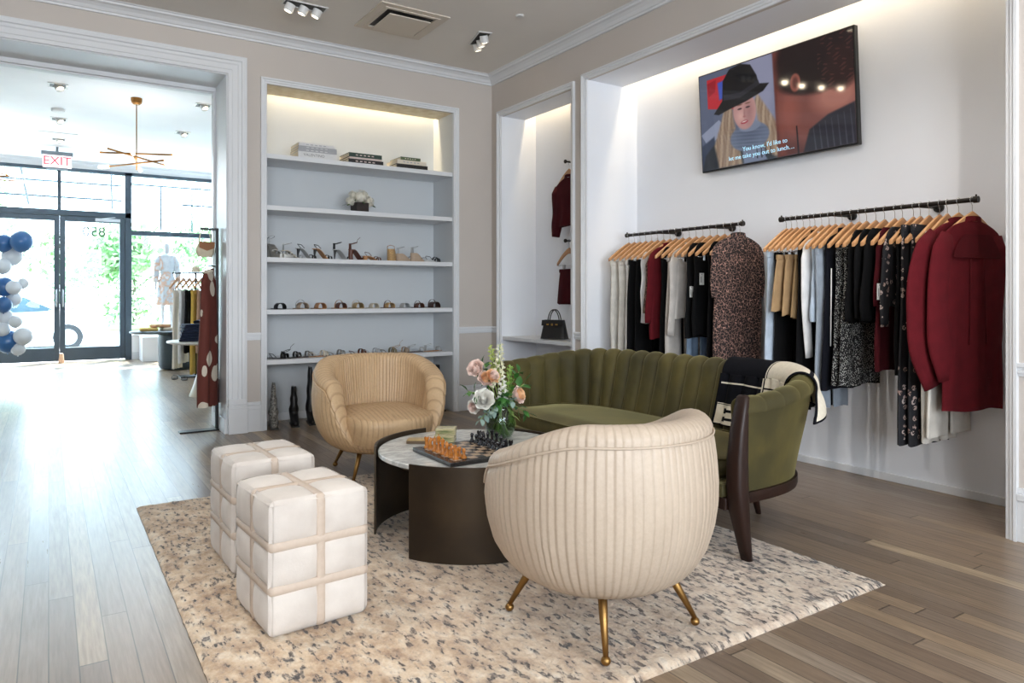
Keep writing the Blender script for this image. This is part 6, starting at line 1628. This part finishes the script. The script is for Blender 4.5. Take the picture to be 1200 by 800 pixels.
# portals at the storefront and at the added rear fill openings
area('portal', (-.85, YS+.25, 1.9), (-PI/2,0,0), 4.4, 3.6, 1, portal=True)
area('portal', (2.5, YS+.25, 2.0), (-PI/2,0,0), 2.4, 3.2, 1, portal=True)
area('portal', (-1.75, YN-.22, 1.9), (PI/2,0,0), 2.9, 2.4, 1, portal=True)
area('portal', (1.8, YN-.22, 1.9), (PI/2,0,0), 2.9, 2.4, 1, portal=True)
#area('portal', (XL-.22, -1.0, 2.05), (PI/2,0,-PI/2), 3.2, 2.1, 1, portal=True)
#area('portal', (XL-.22, 3.0, 2.05), (PI/2,0,-PI/2), 3.2, 2.1, 1, portal=True)
# warm strips hidden in the coves
WARM = (1,.80,.52)
area('cove_strip', ((NX0+NX1)/2, YB+.39, 3.40), (R(-12),0,0), 1.85, .05, 32, WARM)
area('cove_strip', (XR+.36, (AY0+AY1)/2, 3.40), (0,R(12),0), .05, 1.18, 9, WARM)
area('cove_strip', (XR+.50, (CY0+CY1)/2, 3.40), (0,R(6),0), .05, 3.25, 22, WARM)
# ceiling spots
SPOTW = (1,.93,.86)
for fx0, fy0, tx_, ty_, pw in ((1.8,5.70,1.9,4.6,26),(3.28,5.57,3.6,3.9,22),(2.1,2.6,4.4,2.3,85),(2.1,2.6,1.5,2.6,30),(2.4,3.9,4.45,3.9,75),(2.4,3.9,1.8,3.2,35),(-.2,3.6,.8,3.0,40),(.9,.6,1.7,1.9,35),(2.6,.5,4.4,2.3,85),(.2,5.6,.8,4.9,25),(-.2,3.6,-.1,2.3,120),(2.1,2.6,2.2,1.2,30)):
    spot('ceiling_spot', (fx0,fy0,3.42), (tx_,ty_,.9), pw*1.15, SPOTW, 62, .9, .035)
# sun on the street
l = bpy.data.lights.new('sun', 'SUN'); l.energy = 40; l.angle = R(1); l.color = (1,.96,.9)
o = bpy.data.objects.new('sun', l); COL.objects.link(o); o.rotation_euler = (R(38), 0, R(140))
cam = bpy.data.cameras.new('camera'); co = bpy.data.objects.new('camera', cam); COL.objects.link(co)
co.location = (0,0,1.2); co.rotation_euler = (PI/2, 0, -math.atan2(543, 837))
cam.sensor_width = 36; cam.lens = 837/1200*36; cam.shift_y = -54/1200; cam.clip_start = .05; cam.clip_end = 300
SC.camera = co
SC.view_settings.view_transform = 'Standard'; SC.view_settings.look = 'None'; SC.view_settings.exposure = -0.17; SC.view_settings.gamma = 1
SC.view_settings.use_curve_mapping = False
cy = SC.cycles; cy.use_denoising = True; cy.max_bounces = 8; cy.diffuse_bounces = 5; cy.glossy_bounces = 4; cy.transparent_max_bounces = 16
cy.caustics_reflective = False; cy.caustics_refractive = False; cy.sample_clamp_indirect = 6
